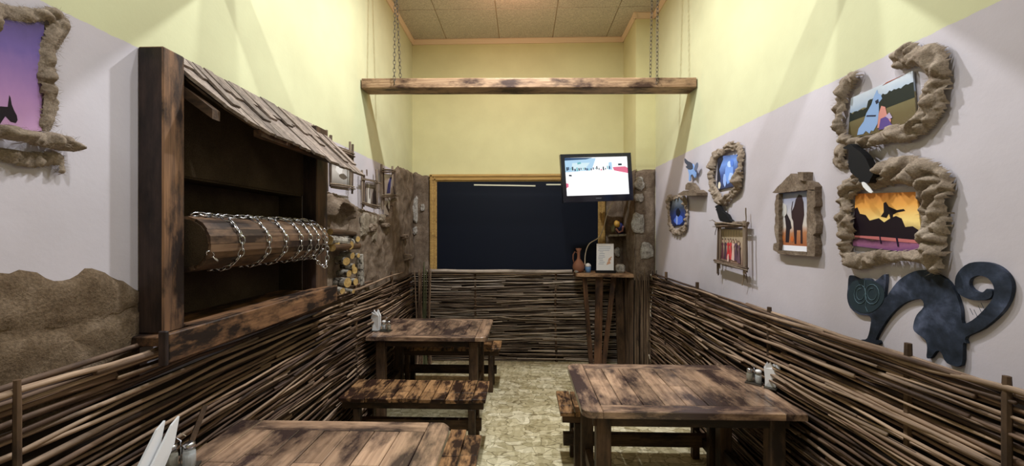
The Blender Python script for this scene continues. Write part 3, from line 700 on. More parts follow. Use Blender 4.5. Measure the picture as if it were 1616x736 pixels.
# ---------------------------------------------------------------- tow (fluffy fibre) frames
def tow(name, side, path, origin, sc, closed, parent, depth=.05, seed=0, fib=500):
    rnd = random.Random(seed); ox, oy = origin; C3 = []
    for x, y, r in path:
        p = P(side, ox+x/sc, oy+y/sc, .02); q = P(side, ox+x/sc, oy+(y+r)/sc, .02)
        C3.append((*UV(side, p), (p-q).length))
    n = len(C3); smp = []
    seg = n if closed else n-1
    for i in range(seg):
        g = lambda k: C3[k % n] if closed else C3[max(0, min(n-1, k))]
        a, b, c, d = g(i-1), g(i), g(i+1), g(i+2); K = 5
        for k in range(K):
            s = k/K; smp.append(tuple(.5*(2*b[j]+(c[j]-a[j])*s+(2*a[j]-5*b[j]+4*c[j]-d[j])*s*s+(3*b[j]-a[j]-3*c[j]+d[j])*s**3) for j in range(3)))
    if not closed: smp.append(C3[-1])
    mb = MB(); RM = max(r for _, _, r in smp)*1.25; st = .0055; off = rnd.uniform(0, 50)
    ua, ub = min(q[0] for q in smp)-RM, max(q[0] for q in smp)+RM; va, vb = min(q[1] for q in smp)-RM, max(q[1] for q in smp)+RM
    nu, nv = int((ub-ua)/st)+1, int((vb-va)/st)+1; idx = {}; vs = []; fs = []
    sub = smp[::2] if len(smp) > 40 else smp
    for a in range(nu):
        u = ua+a*st; near = [q for q in sub if abs(q[0]-u) < q[2]*1.3]
        if not near: continue
        for b in range(nv):
            v = va+b*st; f = 1e9
            for q in near:
                d = ((u-q[0])**2+(v-q[1])**2)/(q[2]*q[2])
                if d < f: f = d
            if f > 1.7: continue
            p = Vector((u*16+off, v*16, 1.7)); wv = noise.noise_vector(p*.7)*.55
            e = f**.5*.93+.24*noise.noise(p*.9+wv*.6)+.05*noise.noise(p*2.6)
            e = max(0., e)
            if e > 1.12: continue
            bil = abs(noise.noise(p*.9+wv*1.6))+.35*abs(noise.noise(p*1.9+wv*2))+.07*noise.noise(p*7)
            h = depth*(max(.0, 1-(e/1.12)**2.6)**.5)*(.45+1.2*bil)
            idx[a, b] = len(vs); vs.append(WP(side, u, v, max(.001, h)))
    for (a, b), k in idx.items():
        if (a+1, b) in idx and (a, b+1) in idx and (a+1, b+1) in idx: fs.append((k, idx[a+1,b], idx[a+1,b+1], idx[a,b+1]))
    mb.add(vs, fs)
    o = obj(name, mb, M['tow'], parent, smooth=True)
    fm = MB()
    for _ in range(fib*4):
        u, v, r = rnd.choice(smp); an = rnd.uniform(0, 6.28); rr_ = r*rnd.uniform(.1,1.02); a = (u+math.cos(an)*rr_, v+math.sin(an)*rr_)
        dv = an+rnd.uniform(-1.4,1.4); ln_ = rnd.uniform(.006,.02); h = depth*rnd.uniform(.1,.75); w_ = .0006
        b = (a[0]+math.cos(dv)*ln_, a[1]+math.sin(dv)*ln_)
        fm.add([WP(side,a[0],a[1]-w_,h), WP(side,a[0],a[1]+w_,h), WP(side,b[0],b[1],h+rnd.uniform(-.005,.01))], [(0,1,2)])
    f = obj('loose_fibre', fm, M['tow'], parent); f['kind'] = 'stuff'
    return o
def grad(name, stops, axis=2):
    n = N(name, .4, .4); sp = n.n('ShaderNodeSeparateXYZ'); n.l(n.c.outputs['Generated'], sp.inputs[0])
    nz = n.noise(n.c.outputs['Generated'], 6, 4, .6); m = n.n('ShaderNodeMath', _operation='MULTIPLY_ADD'); n.l(nz, m.inputs[0]); m.inputs[1].default_value = .16; n.l(sp.outputs[axis], m.inputs[2])
    s2 = n.n('ShaderNodeMath', _operation='SUBTRACT'); n.l(m.outputs[0], s2.inputs[0]); s2.inputs[1].default_value = .08
    n.col(n.ramp(s2.outputs[0], stops)); return n.m
def picture(side, quad, parent, bg, layers, w=.014, label=None, thick=.006, back=True):
    """quad: px corners tl,tr,br,bl; layers: (poly in 0..1 with v up, colour)"""
    q = [P(side, *c_, w) for c_ in quad]
    def at(x, y, d=0): return (q[0].lerp(q[1], x)).lerp(q[3].lerp(q[2], x), 1-y)+NRM[side]*d
    mb = MB().prism(q, -NRM[side]*thick, 0); mats = [bg]; cols = []
    for i, (poly, c_) in enumerate(layers):
        if c_ not in cols: cols.append(c_); mats.append(FC(c_))
        mb.prism([at(x, y, .0004+.0003*i) for x, y in poly], -NRM[side]*.0003, 1+cols.index(c_))
    o = obj('picture', mb, mats, parent)
    if label: o['label'] = label
    return o
def rnd_edge(n, y, a, seed, x0=0, x1=1):
    r_ = random.Random(seed); return [(x0+(x1-x0)*i/n, max(0.01, min(.99, y+r_.uniform(-a, a)))) for i in range(n+1)]
def blobp(cx, cy, rx, ry, n=10, seed=0, j=.15):
    r_ = random.Random(seed); return [(min(.99,max(.01,cx+rx*math.cos(6.283*i/n)*(1+r_.uniform(-j,j)))), min(.99,max(.01,cy+ry*math.sin(6.283*i/n)*(1+r_.uniform(-j,j))))) for i in range(n)]

# right wall, big frame near the top: white horse sitting in a field
def wthing(name, label, cat, side, px, py): return thing(name, label, cat, P(side, px, py, 0))
t = wthing('framed_picture', 'seated white horse picture in a tow frame, highest on the right wall', 'picture', 'R', 1400, 230)
g1 = grad('print_sky', [(0,(98,84,56)), (.3,(104,92,62)), (.62,(120,112,80)), (.63,(150,170,196)), (1,(206,214,224))])
picture('R', [(1343,155),(1440,112),(1447,196),(1338,220)], t, g1, [
    ([(0,.42)]+rnd_edge(14,.62,.025,2,0,.3)+rnd_edge(20,.78,.03,3,.32,1)+[(1,.5)], (28,36,30)),
    ([(.62,1.0),(.9,1.0),(.93,1.0),(.55,.97)], (150,76,50)),
    ([(.16,.05),(.18,.2),(.26,.33),(.3,.5),(.38,.66),(.42,.82),(.47,.93),(.49,.83),(.53,.8),(.55,.7),(.5,.64),(.5,.45),(.48,.2),(.42,.06),(.38,.08),(.36,.02),(.3,.1),(.26,.04)], (140,170,216)),
    ([(.44,.7),(.49,.72),(.5,.64),(.46,.62)], (34,38,60)), ([(.3,.42),(.45,.36),(.46,.39),(.31,.45)], (40,44,70)),
    ([(.48,.1),(.5,.4),(.54,.55),(.6,.5),(.62,.35),(.68,.2),(.66,.08)], (206,140,130)),
    ([(.5,.05),(.53,.28),(.62,.3),(.68,.12),(.72,.05)], (92,72,140)), ([(.6,.3),(.66,.36),(.7,.24),(.66,.22)], (176,160,190))])
tow('tow_frame', 'R', [(400,110,52),(465,115,38),(530,100,42),(562,150,42),(562,215,45),(545,290,48),(525,360,56),(478,425,50),(420,470,42),(350,475,38),(280,500,30),(200,520,28),(140,500,20),(112,430,26),(112,360,28),(122,290,28),(140,240,34),(178,215,30)], (1290,50), 2.944, False, t, .06, 1, 900)
t = wthing('tow_tuft', 'small tuft of grey tow behind the larger crow', 'tuft', 'R', 1322, 265)
tow('tow_clump', 'R', [(100,560,34),(90,600,30),(120,620,20)], (1290,50), 2.944, False, t, .03, 4, 120)
# sunset picture
t = wthing('framed_picture', 'sunset silhouette picture in a tow frame directly above the painted cat', 'picture', 'R', 1400, 400)
g2 = grad('print_sunset', [(0,(96,60,120)), (.12,(150,96,130)), (.2,(60,30,50)), (.5,(250,220,140)), (.75,(236,170,84)), (1,(206,120,56))])
picture('R', [(1350,306),(1446,303),(1458,402),(1346,388)], t, g2, [
    ([(0,.72),(.05,.74),(.1,.62),(.2,.6),(.27,.5),(.42,.55),(.5,.48),(.6,.56),(.68,.6),(.76,.56),(.8,.42),(.9,.44),(1,.36),(1,.22),(0,.2)], (26,14,24)),
    ([(.45,.58),(.5,.66),(.5,.82),(.54,.84),(.58,.76),(.7,.7),(.8,.72),(.82,.69),(.7,.66),(.64,.62),(.63,.54),(.6,.54),(.58,.64),(.54,.56)], (22,12,20)),
    ([(.0,.2),(.4,.22),(1,.22),(1,.17),(.5,.16),(0,.17)], (190,110,110)),
    ([(.42,.25),(.44,.25),(.46,.1),(.44,.1)], (30,16,40)), ([(.66,.25),(.69,.25),(.7,.08),(.68,.08)], (30,16,40))])
tow('tow_frame', 'R', [(100,80,25),(120,45,32),(150,15,28),(200,-5,40),(270,-20,44),(350,-20,50),(420,20,50),(428,80,44),(425,150,42),(415,215,46),(432,280,30),(437,330,22),(420,290,28),(340,285,20),(280,290,22),(220,290,25),(150,305,28),(112,285,22),(105,240,22),(112,170,28),(88,150,24),(108,125,22)], (1290,280), 2.3, True, t, .06, 2, 900)
# cat
cp = [(115,358),(110,400),(108,440),(120,475),(150,498),(190,505),(192,540),(180,585),(160,590),(155,600),(200,608),(225,605),(222,592),(212,585),(250,520),(290,475),(330,450),(375,443),(385,470),(360,500),(348,535),(352,560),(390,590),(398,620),(396,655),(412,655),(430,632),(448,635),(470,675),(522,683),(528,605),(540,603),(538,580),(600,550),(660,500),(695,450),(706,400),(695,360),(660,325),(610,308),(550,312),(510,345),(498,385),(510,420),(550,443),(600,447),(630,435),(632,412),(615,405),(598,418),(570,412),(552,392),(556,368),(585,357),(620,368),(640,400),(635,440),(600,485),(560,520),(526,530),(520,480),(505,430),(480,385),(450,360),(400,338),(350,342),(300,370),(270,405),(250,435),(243,432),(248,352),(208,378),(185,367),(150,368),(135,362)]
t = wthing('painted_cat', 'blue-black painted flat cat with arched back and curled tail on the right wall', 'cat cutout', 'R', 1460, 540)
def smooth_poly(L, k=3):
    out = []; n = len(L)
    for i in range(n):
        a, b, c, d = L[i-1], L[i], L[(i+1)%n], L[(i+2)%n]
        for q in range(k):
            s = q/k; out.append(tuple(.5*(2*b[j]+(c[j]-a[j])*s+(2*a[j]-5*b[j]+4*c[j]-d[j])*s*s+(3*b[j]-a[j]-3*c[j]+d[j])*s**3) for j in range(2)))
    return out
def cpx(x, y): return (1290+x/2.3, 280+y/2.3)
obj('cat_body', MB().prism([P('R', *cpx(x, y), .014) for x, y in smooth_poly(cp)], (.012,0,0)), M['cat'], t)
hd = [(122,385),(112,430),(125,470),(160,492),(200,488),(235,455),(242,415),(220,385),(180,372),(145,374)]
obj('cat_face', MB().prism([P('R', *cpx(x, y), .0155) for x, y in smooth_poly(hd)], (.0014,0,0)), M['cathead'], t)
def stroke(L, wd_): 
    pts = [P('R', *cpx(x, y), .017) for x, y in L]; return MB().tube(pts, wd_, 4)
for c_, rr in (((155,425),(22,34)),((198,425),(26,36))):
    obj('eye_outline', stroke([(c_[0]+rr[0]*math.cos(i*.45), c_[1]+rr[1]*math.sin(i*.45)) for i in range(15)], .0012), M['catline'], t)
    obj('eye_outline', stroke([(c_[0]+rr[0]*.6*math.cos(i*.45), c_[1]+rr[1]*.6*math.sin(i*.45)) for i in range(12)], .001), M['catline'], t)
obj('nose_line', stroke([(172,375),(170,400),(178,440),(174,470),(182,488)], .0012), M['catline'], t)
for (x, y) in ((565,500),(580,505),(595,490),(606,480)):
    obj('tail_hair', stroke([(x,y),(x-8,y-16),(x-12,y-24)], .0009), M['cat'], t)
# crows
def cutout(name, label, cat, side, L, o_, sc, m, w=.03, th=.008, parent=None):
    pts = [P(side, o_[0]+x/sc, o_[1]+y/sc, w) for x, y in smooth_poly(L, 2)]
    mb = MB().prism(pts, -NRM[side]*th)
    if parent: return obj(name, mb, m, parent)
    return tag(obj(name, mb, m), label, cat)
cr = wthing('crow_figure', 'larger black crow perched above the sunset picture on the right wall', 'crow', 'R', 1360, 300)
cutout('crow_body', '', '', 'R', [(118,540),(132,532),(150,522),(172,540),(200,560),(225,590),(245,635),(262,655),(245,685),(235,705),(195,700),(190,682),(155,655),(142,600),(145,550),(128,546)], (1290,50), 2.944, M['crow'], .07, .03, cr)
cutout('tail_feather', '', '', 'R', [(205,700),(222,705),(255,745),(240,748),(212,722)], (1290,50), 2.944, M['white'], .074, .004, cr)
cutout('crow_figure', 'small black crow perched on the twig frame of the right wall', 'crow', 'R', [(425,463),(440,450),(455,462),(470,492),(505,515),(520,545),(537,562),(500,566),(460,558),(445,520),(436,488),(430,484),(434,472)], (1030,220), 4.33, M['crow'], .05, .025)
bd = wthing('bird_figure', 'small blue and white flying bird fixed high on the right wall', 'bird', 'R', 1090, 280)
cutout('wing', '', '', 'R', [(218,130),(240,150),(268,165),(272,200),(245,205),(225,188),(236,178),(220,160)], (1030,220), 4.33, FC((60,66,84)), .04, .003, bd)
cutout('bird_body', '', '', 'R', [(250,175),(270,168),(285,205),(292,235),(288,265),(272,240),(258,250),(256,282),(246,282),(248,240),(240,205)], (1030,220), 4.33, FC((128,164,222)), .037, .01, bd)
cutout('wing', '', '', 'R', [(282,205),(292,172),(306,158),(309,184),(296,212)], (1030,220), 4.33, FC((96,104,128)), .042, .003, bd)
# blue pictures
g3 = grad('print_blue', [(0,(20,30,66)), (.4,(44,70,140)), (.7,(110,150,226)), (1,(40,56,110))])
t = wthing('framed_picture', 'bright blue fantasy picture in an oval tow frame above the small crow', 'picture', 'R', 1145, 310)
picture('R', [(1133,247),(1163,244),(1165,293),(1131,300)], t, g3, [
    ([(0,0),(.2,.3),(.1,.6),(.3,.9),(.25,1),(0,1)], (14,18,40)),
    (blobp(.62,.45,.2,.35,12,1), (120,160,236)), (blobp(.62,.72,.1,.1,8,2), (190,214,250)), (blobp(.7,.3,.12,.16,9,3), (176,200,246)), (blobp(.4,.25,.08,.2,9,4), (150,180,240)),
    (blobp(.75,.75,.08,.12,8,6), (90,130,220)), (blobp(.14,.12,.08,.12,8,7), (220,210,190))])
tow('tow_frame', 'R', [(520,50,32),(590,60,30),(600,120,28),(598,190,27),(592,260,30),(580,330,30),(540,375,28),(482,430,28),(440,385,35),(410,330,28),(405,260,26),(410,190,26),(425,110,32),(480,85,25)], (1030,220), 4.33, True, t, .05, 6, 500)
t = wthing('framed_picture', 'small dark blue picture in a tow frame, farthest picture on the right wall', 'picture', 'R', 1068, 370)
picture('R', [(1057,312),(1080,308),(1082,355),(1056,358)], t, grad('print_night', [(0,(16,22,50)), (.35,(40,60,130)), (.6,(60,72,92)), (1,(150,160,170))]), [
    (blobp(.6,.2,.28,.16,10,1), (76,110,210)), (blobp(.5,.2,.06,.18,8,3), (150,170,230)), (blobp(.58,.45,.14,.14,9,2), (20,24,40)), ([(.0,1),(.3,1),(.1,.6),(0,.5)], (34,36,42))])
tow('tow_frame', 'R', [(110,405,26),(160,400,17),(215,400,17),(228,450,17),(232,520,17),(226,590,21),(200,628,23),(150,635,23),(125,600,20),(112,540,18),(108,470,18)], (1030,220), 4.33, True, t, .045, 7, 300)
lg = wthing('stone_ledge', 'flat stone ledge with an upright round stone above the farthest right picture', 'ledge', 'R', 1085, 306)
def ledgep(L, w0, w1):
    a = [P('R', 1030+x/4.33, 220+y/4.33, w1) for x, y in L]; return MB().prism(a, -NRM['R']*(w1-w0))
obj('slab', ledgep([(168,376),(210,352),(275,346),(300,366),(300,384),(240,386),(190,384)], 0, .09), M['clay'], lg)
obj('round_stone', ledgep([(222,345),(224,312),(240,296),(262,300),(284,326),(298,360),(296,378),(280,352)], .01, .05), M['clay'], lg)
# house-shaped clay frame with horse picture
t = wthing('framed_picture', 'horse and foal autumn picture in a house-shaped clay frame', 'picture', 'R', 1254, 402)
g4 = grad('print_cloud', [(0,(150,84,50)), (.3,(176,120,84)), (.42,(200,190,180)), (.7,(178,176,186)), (1,(112,122,160))])
picture('R', [(1228.1,304.5),(1273.3,300),(1273.3,398),(1228.1,394.5)], t, g4, [
    ([(0,.09),(1,.09),(1,0),(0,0)], (232,232,240)),
    ([(.5,.55),(.55,.5),(.6,.12),(.66,.12),(.68,.35),(.8,.35),(.8,.13),(.87,.13),(.86,.42),(.92,.6),(.9,.8),(.84,.92),(.74,.94),(.64,.86),(.58,.74),(.5,.66),(.55,.84),(.52,.82),(.48,.7)], (50,34,36)),
    ([(.28,.14),(.3,.4),(.26,.58),(.3,.66),(.36,.6),(.46,.5),(.5,.38),(.44,.36),(.4,.14)], (42,34,38)),
    (blobp(.15,.2,.1,.06,8,1), (186,110,60)), (blobp(.52,.2,.05,.05,8,2), (190,100,50)), (blobp(.2,.7,.15,.12,10,3), (190,186,182))], w=.012)
hp = lambda L: [(x, y) for x, y in L]
def clayp(L, w=.035, nm='clay_frame'):
    # rag the outline finely
    out = []; rr = random.Random(len(L)*7)
    for (a, b), (c, d) in zip(L, L[1:]+L[:1]):
        k = max(1, int(math.hypot(c-a, d-b)/12))
        for i in range(k): out.append((a+(c-a)*i/k+rr.uniform(-1.6,1.6), b+(d-b)*i/k+rr.uniform(-1.6,1.6)))
    pts = [P('R', 1030+x/2.943, 210+y/2.943, w) for x, y in out]
    obj(nm, MB().prism(pts, -NRM['R']*w), M['clay2' if 0 else 'clay'], t)
clayp([(555,278),(640,188),(672,212),(712,222),(738,228),(755,250),(752,268),(716,265),(583,280)])
clayp([(674,212),(674,182),(700,182),(700,222)], .05, 'chimney')
clayp([(716,265),(752,264),(758,340),(745,350),(760,410),(755,465),(745,475),(755,520),(752,575),(716,572)])
clayp([(558,545),(560,515),(575,510),(565,450),(570,380),(565,330),(575,283),(585,282),(585,545),(580,556)])
clayp([(580,545),(716,554),(716,573),(640,566),(580,560)])

# twig frames
def twigs(side, L, o_, sc, parent, mats=None, jit=.004):
    for i, (x0, y0, x1, y1, wpx, w) in enumerate(L):
        a = P(side, o_[0]+x0/sc, o_[1]+y0/sc, w); b = P(side, o_[0]+x1/sc, o_[1]+y1/sc, w)
        dist = math.hypot(a.x, a.y); r = wpx/sc/FPX*abs(a.y)/2*(1.25 if side == 'L' else 1.)
        m1 = a.lerp(b, .35)+Vector((0, R(-jit,jit), R(-jit,jit))); m2 = a.lerp(b, .7)+Vector((0, R(-jit,jit), R(-jit,jit)))
        vertical = abs(a.z-b.z) > (a-b).length*.6
        obj('twig', MB().tube([a, m1, m2, b], [r, r*1.05, r*.95, r*.8], 6), (M['twg'][i % 2]), parent)
t = wthing('framed_picture', 'picture of dancers in red in a twig frame under the small crow', 'picture', 'R', 1155, 440)
g5 = grad('print_hall', [(0,(150,120,104)), (.3,(176,150,132)), (1,(206,190,160))])
lay = []
rr = random.Random(5)
for i, x in enumerate((.12,.27,.4,.52,.64,.77,.9)):
    c_ = ((110,64,74),(90,64,78),(196,60,66),(206,74,76),(226,190,180),(96,72,88),(110,84,96))[i]; q = rr.uniform(-.03,.03)
    lay.append(([(x-.07,.12+q),(x+.07,.1+q),(x+.05,.34+q),(x+.03,.5+q),(x+.06,.56+q),(x+.03,.6+q),(x-.03,.6+q),(x-.06,.54+q),(x-.03,.48+q),(x-.05,.32+q)], c_))
    lay.append((blobp(x, .66+q, .028, .045, 7, i+20), (204,164,146))); lay.append((blobp(x, .70+q, .024, .03, 6, i+40), (70,50,44)))
    lay.append(([(x-.02,.1+q),(x-.005,.1+q),(x-.008,.0),(x-.02,.0)], (150,110,100)))
for i in range(8): x = .08+i*.12; lay.append(([(x,.68),(x+.012,.68),(x+.02,.98),(x+.005,.98)], (112,100,84)))
lay.append((blobp(.46,.16,.04,.14,7,9), (226,190,180)))
picture('R', [(1137,362),(1172,363),(1171,421),(1136,414)], t, g5, lay)
twigs('R', [(100,215,345,210,30,.035),(105,235,340,228,22,.05),(92,205,300,222,12,.06),(85,495,345,560,18,.05),(90,510,340,575,14,.06),(118,490,330,545,10,.045),
            (318,190,322,600,26,.045),(335,205,338,590,14,.055),(328,90,330,205,9,.03),(120,225,112,600,20,.035),(132,240,126,560,12,.045),(118,590,115,612,10,.03),
            (320,560,300,690,10,.03),(322,560,342,670,8,.03),(312,570,322,640,12,.03),(100,205,70,182,6,.03),(70,182,45,188,4,.03),(106,230,90,300,5,.03)], (1110,310), 4.905, t)
# left wall twig frames (o=(500,180), sc=4.907)
random.seed(31)
t = wthing('framed_picture', 'grey picture in a twig frame partly hidden by the well canopy', 'picture', 'L', 538, 300)
picture('L', [(524,238),(552,243),(552,297),(523,291)], t, grad('print_grey', [(0,(110,102,94)), (.4,(190,184,180)), (.7,(120,110,100)), (1,(176,168,162))]), [
   (blobp(.4,.5,.2,.16,9,1), (214,210,208)), (blobp(.6,.3,.22,.08,9,2), (90,80,70)), (blobp(.7,.66,.14,.1,9,3), (226,222,220))])
twigs('L', [(75,125,82,600,16,.04),(108,165,105,560,18,.035),(257,215,262,560,14,.04),(278,235,274,620,14,.04),(100,240,290,310,14,.05),(110,262,292,332,16,.055),(95,225,280,296,8,.045),(130,285,270,330,14,.04),
            (100,540,290,566,12,.055),(105,556,296,582,12,.06),(110,570,285,590,8,.05)], (500,180), 4.907, t)
t = wthing('framed_picture', 'dark figure picture in a twig frame right of the well canopy tip', 'picture', 'L', 586, 335)
picture('L', [(578,287),(595,289),(595,327),(578,321)], t, grad('print_dim', [(0,(60,50,46)), (.5,(140,128,120)), (1,(110,100,94))]), [
   ([(.1,.0),(.14,.6),(.2,.95),(.3,.9),(.4,.5),(.38,0)], (196,190,184)), ([(.55,0),(.55,.5),(.7,.8),(.9,.6),(.95,0)], (46,36,34)), (blobp(.3,.5,.06,.3,8,4), (90,80,76))])
twigs('L', [(350,435,352,740,12,.04),(366,470,364,720,12,.04),(462,430,468,735,16,.04),(386,430,388,480,8,.04),(345,505,500,540,9,.05),(350,498,470,522,8,.045),(350,682,490,720,10,.055),(345,694,488,735,8,.06)], (500,180), 4.907, t)
t = wthing('framed_picture', 'narrow picture with a blue arc in a twig ladder frame by the clay corner', 'picture', 'L', 612, 340)
picture('L', [(606,274),(619,276),(619,342),(606,338)], t, grad('print_pale', [(0,(190,180,176)), (1,(206,196,196))]), [
   ([(.3,.52),(.45,.75),(.7,.92),(.95,.95),(.8,.8),(.75,.55)], (64,66,130)), ([(.2,.2),(.5,.35),(.9,.0),(.7,.0)], (70,56,46)), (blobp(.6,.3,.14,.14,9,2), (226,222,220))])
twigs('L', [(500,390,508,740,14,.04),(514,420,520,700,12,.04),(585,405,588,560,12,.04),(602,430,606,640,14,.04),(500,432,608,440,12,.05),(505,448,605,452,10,.055),(500,630,635,624,9,.055),(498,644,638,636,9,.06),(545,640,590,720,7,.04)], (500,180), 4.907, t)

# left near picture (purple) with tow frame and ledge
t = wthing('framed_picture', 'tall purple sunset picture in a tow frame at the left edge', 'picture', 'L', 20, 210)
q = [P('L', -70, 10, .014), P('L', 68, 36, .014), P('L', 66, 207, .014), P('L', -70, 206, .014)]
gp = grad('print_purple', [(0,(206,160,196)), (.35,(176,132,186)), (.7,(112,92,160)), (1,(70,58,104))])
picture('L', [(-80,-6),(70,34),(66,207),(-80,205)], t, gp, [
    ([(.585,.2),(.60,.30),(.615,.28),(.63,.22),(.66,.17),(.69,.13),(.70,.09),(.68,.065),(.62,.075),(.56,.12),(.5,.05),(.45,.05),(.5,.2)], (24,14,28)),
    ([(.0,.03),(.05,.3),(.2,.4),(.3,.36),(.42,.2),(.45,.05)], (24,14,28))])
tow('tow_frame', 'L', [(-60,110,50),(10,50,34),(70,65,34),(140,72,34),(205,70,30),(262,75,34),(300,95,34),(288,140,40),(260,190,36),(240,250,38),(235,320,36),(236,400,38),(246,480,38),(240,550,34),(232,610,28)], (0,0), 3.066, False, t, .035, 11, 700)
t = wthing('tow_ledge', 'thick brown tow-covered ledge under the purple picture', 'ledge', 'L', 60, 240)
tow('tow_clump', 'L', [(-80,640,34),(0,640,34),(60,655,34),(120,665,34),(180,675,36),(240,680,38),(300,690,34),(318,705,28)], (0,0), 3.066, False, t, .075, 12, 300)
tow('tow_clump', 'L', [(20,745,30),(90,760,34),(160,775,36),(230,770,34),(290,760,20),(300,830,14)], (0,0), 3.066, False, t, .025, 13, 300)

# ---------------------------------------------------------------- tables
def rounded(x0, y0, x1, y1, corners, r=.055):
    pts = []
    for (cx, cy, sx, sy, a0, nm) in ((x1,y0,-1,1,-90,'br'),(x1,y1,-1,-1,0,'tr'),(x0,y1,1,-1,90,'tl'),(x0,y0,1,1,180,'bl')):
        if nm in corners:
            for k in range(6): a = math.radians(a0+18*k); pts.append((cx+sx*r+r*math.cos(a), cy+sy*r+r*math.sin(a)))
        else: pts.append((cx, cy))
    return pts
def slab(poly, z0, z1, ch=.004):
    n = len(poly); cx = sum(p[0] for p in poly)/n; cy = sum(p[1] for p in poly)/n; vs = []; fs = []
    def ins(p, d):
        v = Vector((p[0]-cx, p[1]-cy)); v2 = Vector((v.x-math.copysign(min(d, abs(v.x)), v.x), v.y-math.copysign(min(d, abs(v.y)), v.y))); return (cx+v2.x, cy+v2.y)
    for zz, d in ((z0,0),(z1-ch,0),(z1,ch)):
        for p in poly: q = ins(p, d); vs.append((q[0], q[1], zz))
    for k in range(2):
        for i in range(n): fs.append((k*n+i, k*n+(i+1)%n, (k+1)*n+(i+1)%n, (k+1)*n+i))
    fs += [tuple(range(n))[::-1], tuple(2*n+i for i in range(n))]
    return MB().add(vs, fs)
def make_table(label, x0, x1, y0, y1, aisle, n_inner, seed):
    """aisle 'l' or 'r': the end whose corners are rounded"""
    random.seed(seed); t = thing('dining_table', label, 'table', ((x0+x1)/2,(y0+y1)/2,0), 'plank dining tables')
    z0, z1 = .715, .75; ew = .105; bw = .085; g = .0018
    rc = ['tl','bl'] if aisle == 'l' else ['tr','br']
    obj('end_board', slab(rounded(x0,y0,x0+ew-g,y1, [c for c in rc if c[1]=='l']), z0, z1), M['topy'], t)
    obj('end_board', slab(rounded(x1-ew+g,y0,x1,y1, [c for c in rc if c[1]=='r']), z0, z1), M['topy'], t)
    obj('edge_board', slab([(x0+ew,y0),(x1-ew,y0),(x1-ew,y0+bw-g),(x0+ew,y0+bw-g)], z0, z1), M['topx'], t)
    obj('edge_board', slab([(x0+ew,y1-bw+g),(x1-ew,y1-bw+g),(x1-ew,y1),(x0+ew,y1)], z0, z1), M['topx'], t)
    w_ = (x1-x0-2*ew)/n_inner
    for i in range(n_inner):
        a = x0+ew+i*w_; sp = y0+bw+(y1-y0-2*bw)*(R(.35,.65))
        for (p, q_) in ((y0+bw, sp), (sp, y1-bw)):
            dz = R(-.003,-.0005)
            obj('plank', slab([(a+g,p+g),(a+w_-g,p+g),(a+w_-g,q_-g),(a+g,q_-g)], z0, z1+dz, .003), M['topy'], t)
    obj('apron', MB().box((x0+.06,y0+.045,.655),(x1-.06,y0+.07,.715)), M['legx'], t); obj('apron', MB().box((x0+.06,y1-.07,.655),(x1-.06,y1-.045,.715)), M['legx'], t)
    obj('underlay', MB().box((x0+.04,y0+.04,.703),(x1-.04,y1-.04,.714)), M['darkwall'], t)
    for x in ((x0+.075) , (x1-.16)):
        for y in (y0+.03, y1-.18):
            obj('leg', MB().box((x,y,0),(x+.075,y+.07,.703), ch=.005), M['legz'], t)
        obj('cross_rail', MB().box((x+.02,y0+.10,.2),(x+.055,y1-.18,.27)), M['legy'], t)
    return t
T3 = make_table('plank table on the right, glossy with dark scorched patches and rounded corners', .30, 1.405, 1.975, 2.69, 'l', 8, 2)
T2 = make_table('smaller plank table at back left, in front of the far bench', -1.345, -.303, 3.33, 4.045, 'r', 8, 3)
T1 = make_table('nearest plank table at bottom left of the photo, light border and worn planks', -1.345, -.337, 1.125, 1.845, 'r', 7, 5)
def make_bench(label, x0, x1, y0, y1, n, seed, rag=.0):
    random.seed(seed); t = thing('bench', label, 'bench', ((x0+x1)/2,(y0+y1)/2,0), 'slatted plank benches')
    w_ = (x1-x0)/n; ym = (y0+y1)/2
    for i in range(n):
        a = x0+i*w_; g = .0035
        e0 = R(-.006,.008); e1 = R(-rag,rag)+R(-.004,.006); s = ym-.06+R(-.01,.01)
        obj('slat', MB().box((a+g,y0+e0,.43),(a+w_-g,s-.002,.46-R(0,.003)), ch=.002), M['seaty'], t)
        obj('slat', MB().box((a+g,s+.002,.43),(a+w_-g,y1+e1,.46-R(0,.003)), ch=.002), M['seaty'], t)
    for y in (y0+.03, y1-.06): obj('rail', MB().box((x0+.02,y,.375),(x1-.02,y+.03,.43)), M['legx'], t)
    for x in (x0+.10, x1-.13):
        for y in (y0+.025, y1-.07): obj('leg', MB().box((x,y,0),(x+.05,y+.045,.374), ch=.004), M['legz'], t)
        obj('cross_rail', MB().box((x+.008,y0+.07,.16),(x+.042,y1-.07,.22)), M['legy'], t)
    obj('stretcher', MB().box((x0+.04,ym-.02,.155),(x1-.05,ym+.025,.235)), M['legx'], t)
    return t
make_bench('slatted bench in front of the back left table, scorched orange slats', -1.325, -.262, 2.775, 3.135, 11, 5)
make_bench('slatted bench against the back twig fence behind the back left table', -1.32, -.225, 3.99, 4.29, 11, 6)
make_bench('slatted bench behind the right table, mostly hidden under its top', .245, 1.36, 2.6, 2.945, 11, 7)
make_bench('slatted bench behind the nearest left table, only its aisle end showing', -1.33, -.236, 1.95, 2.32, 11, 9, .04)

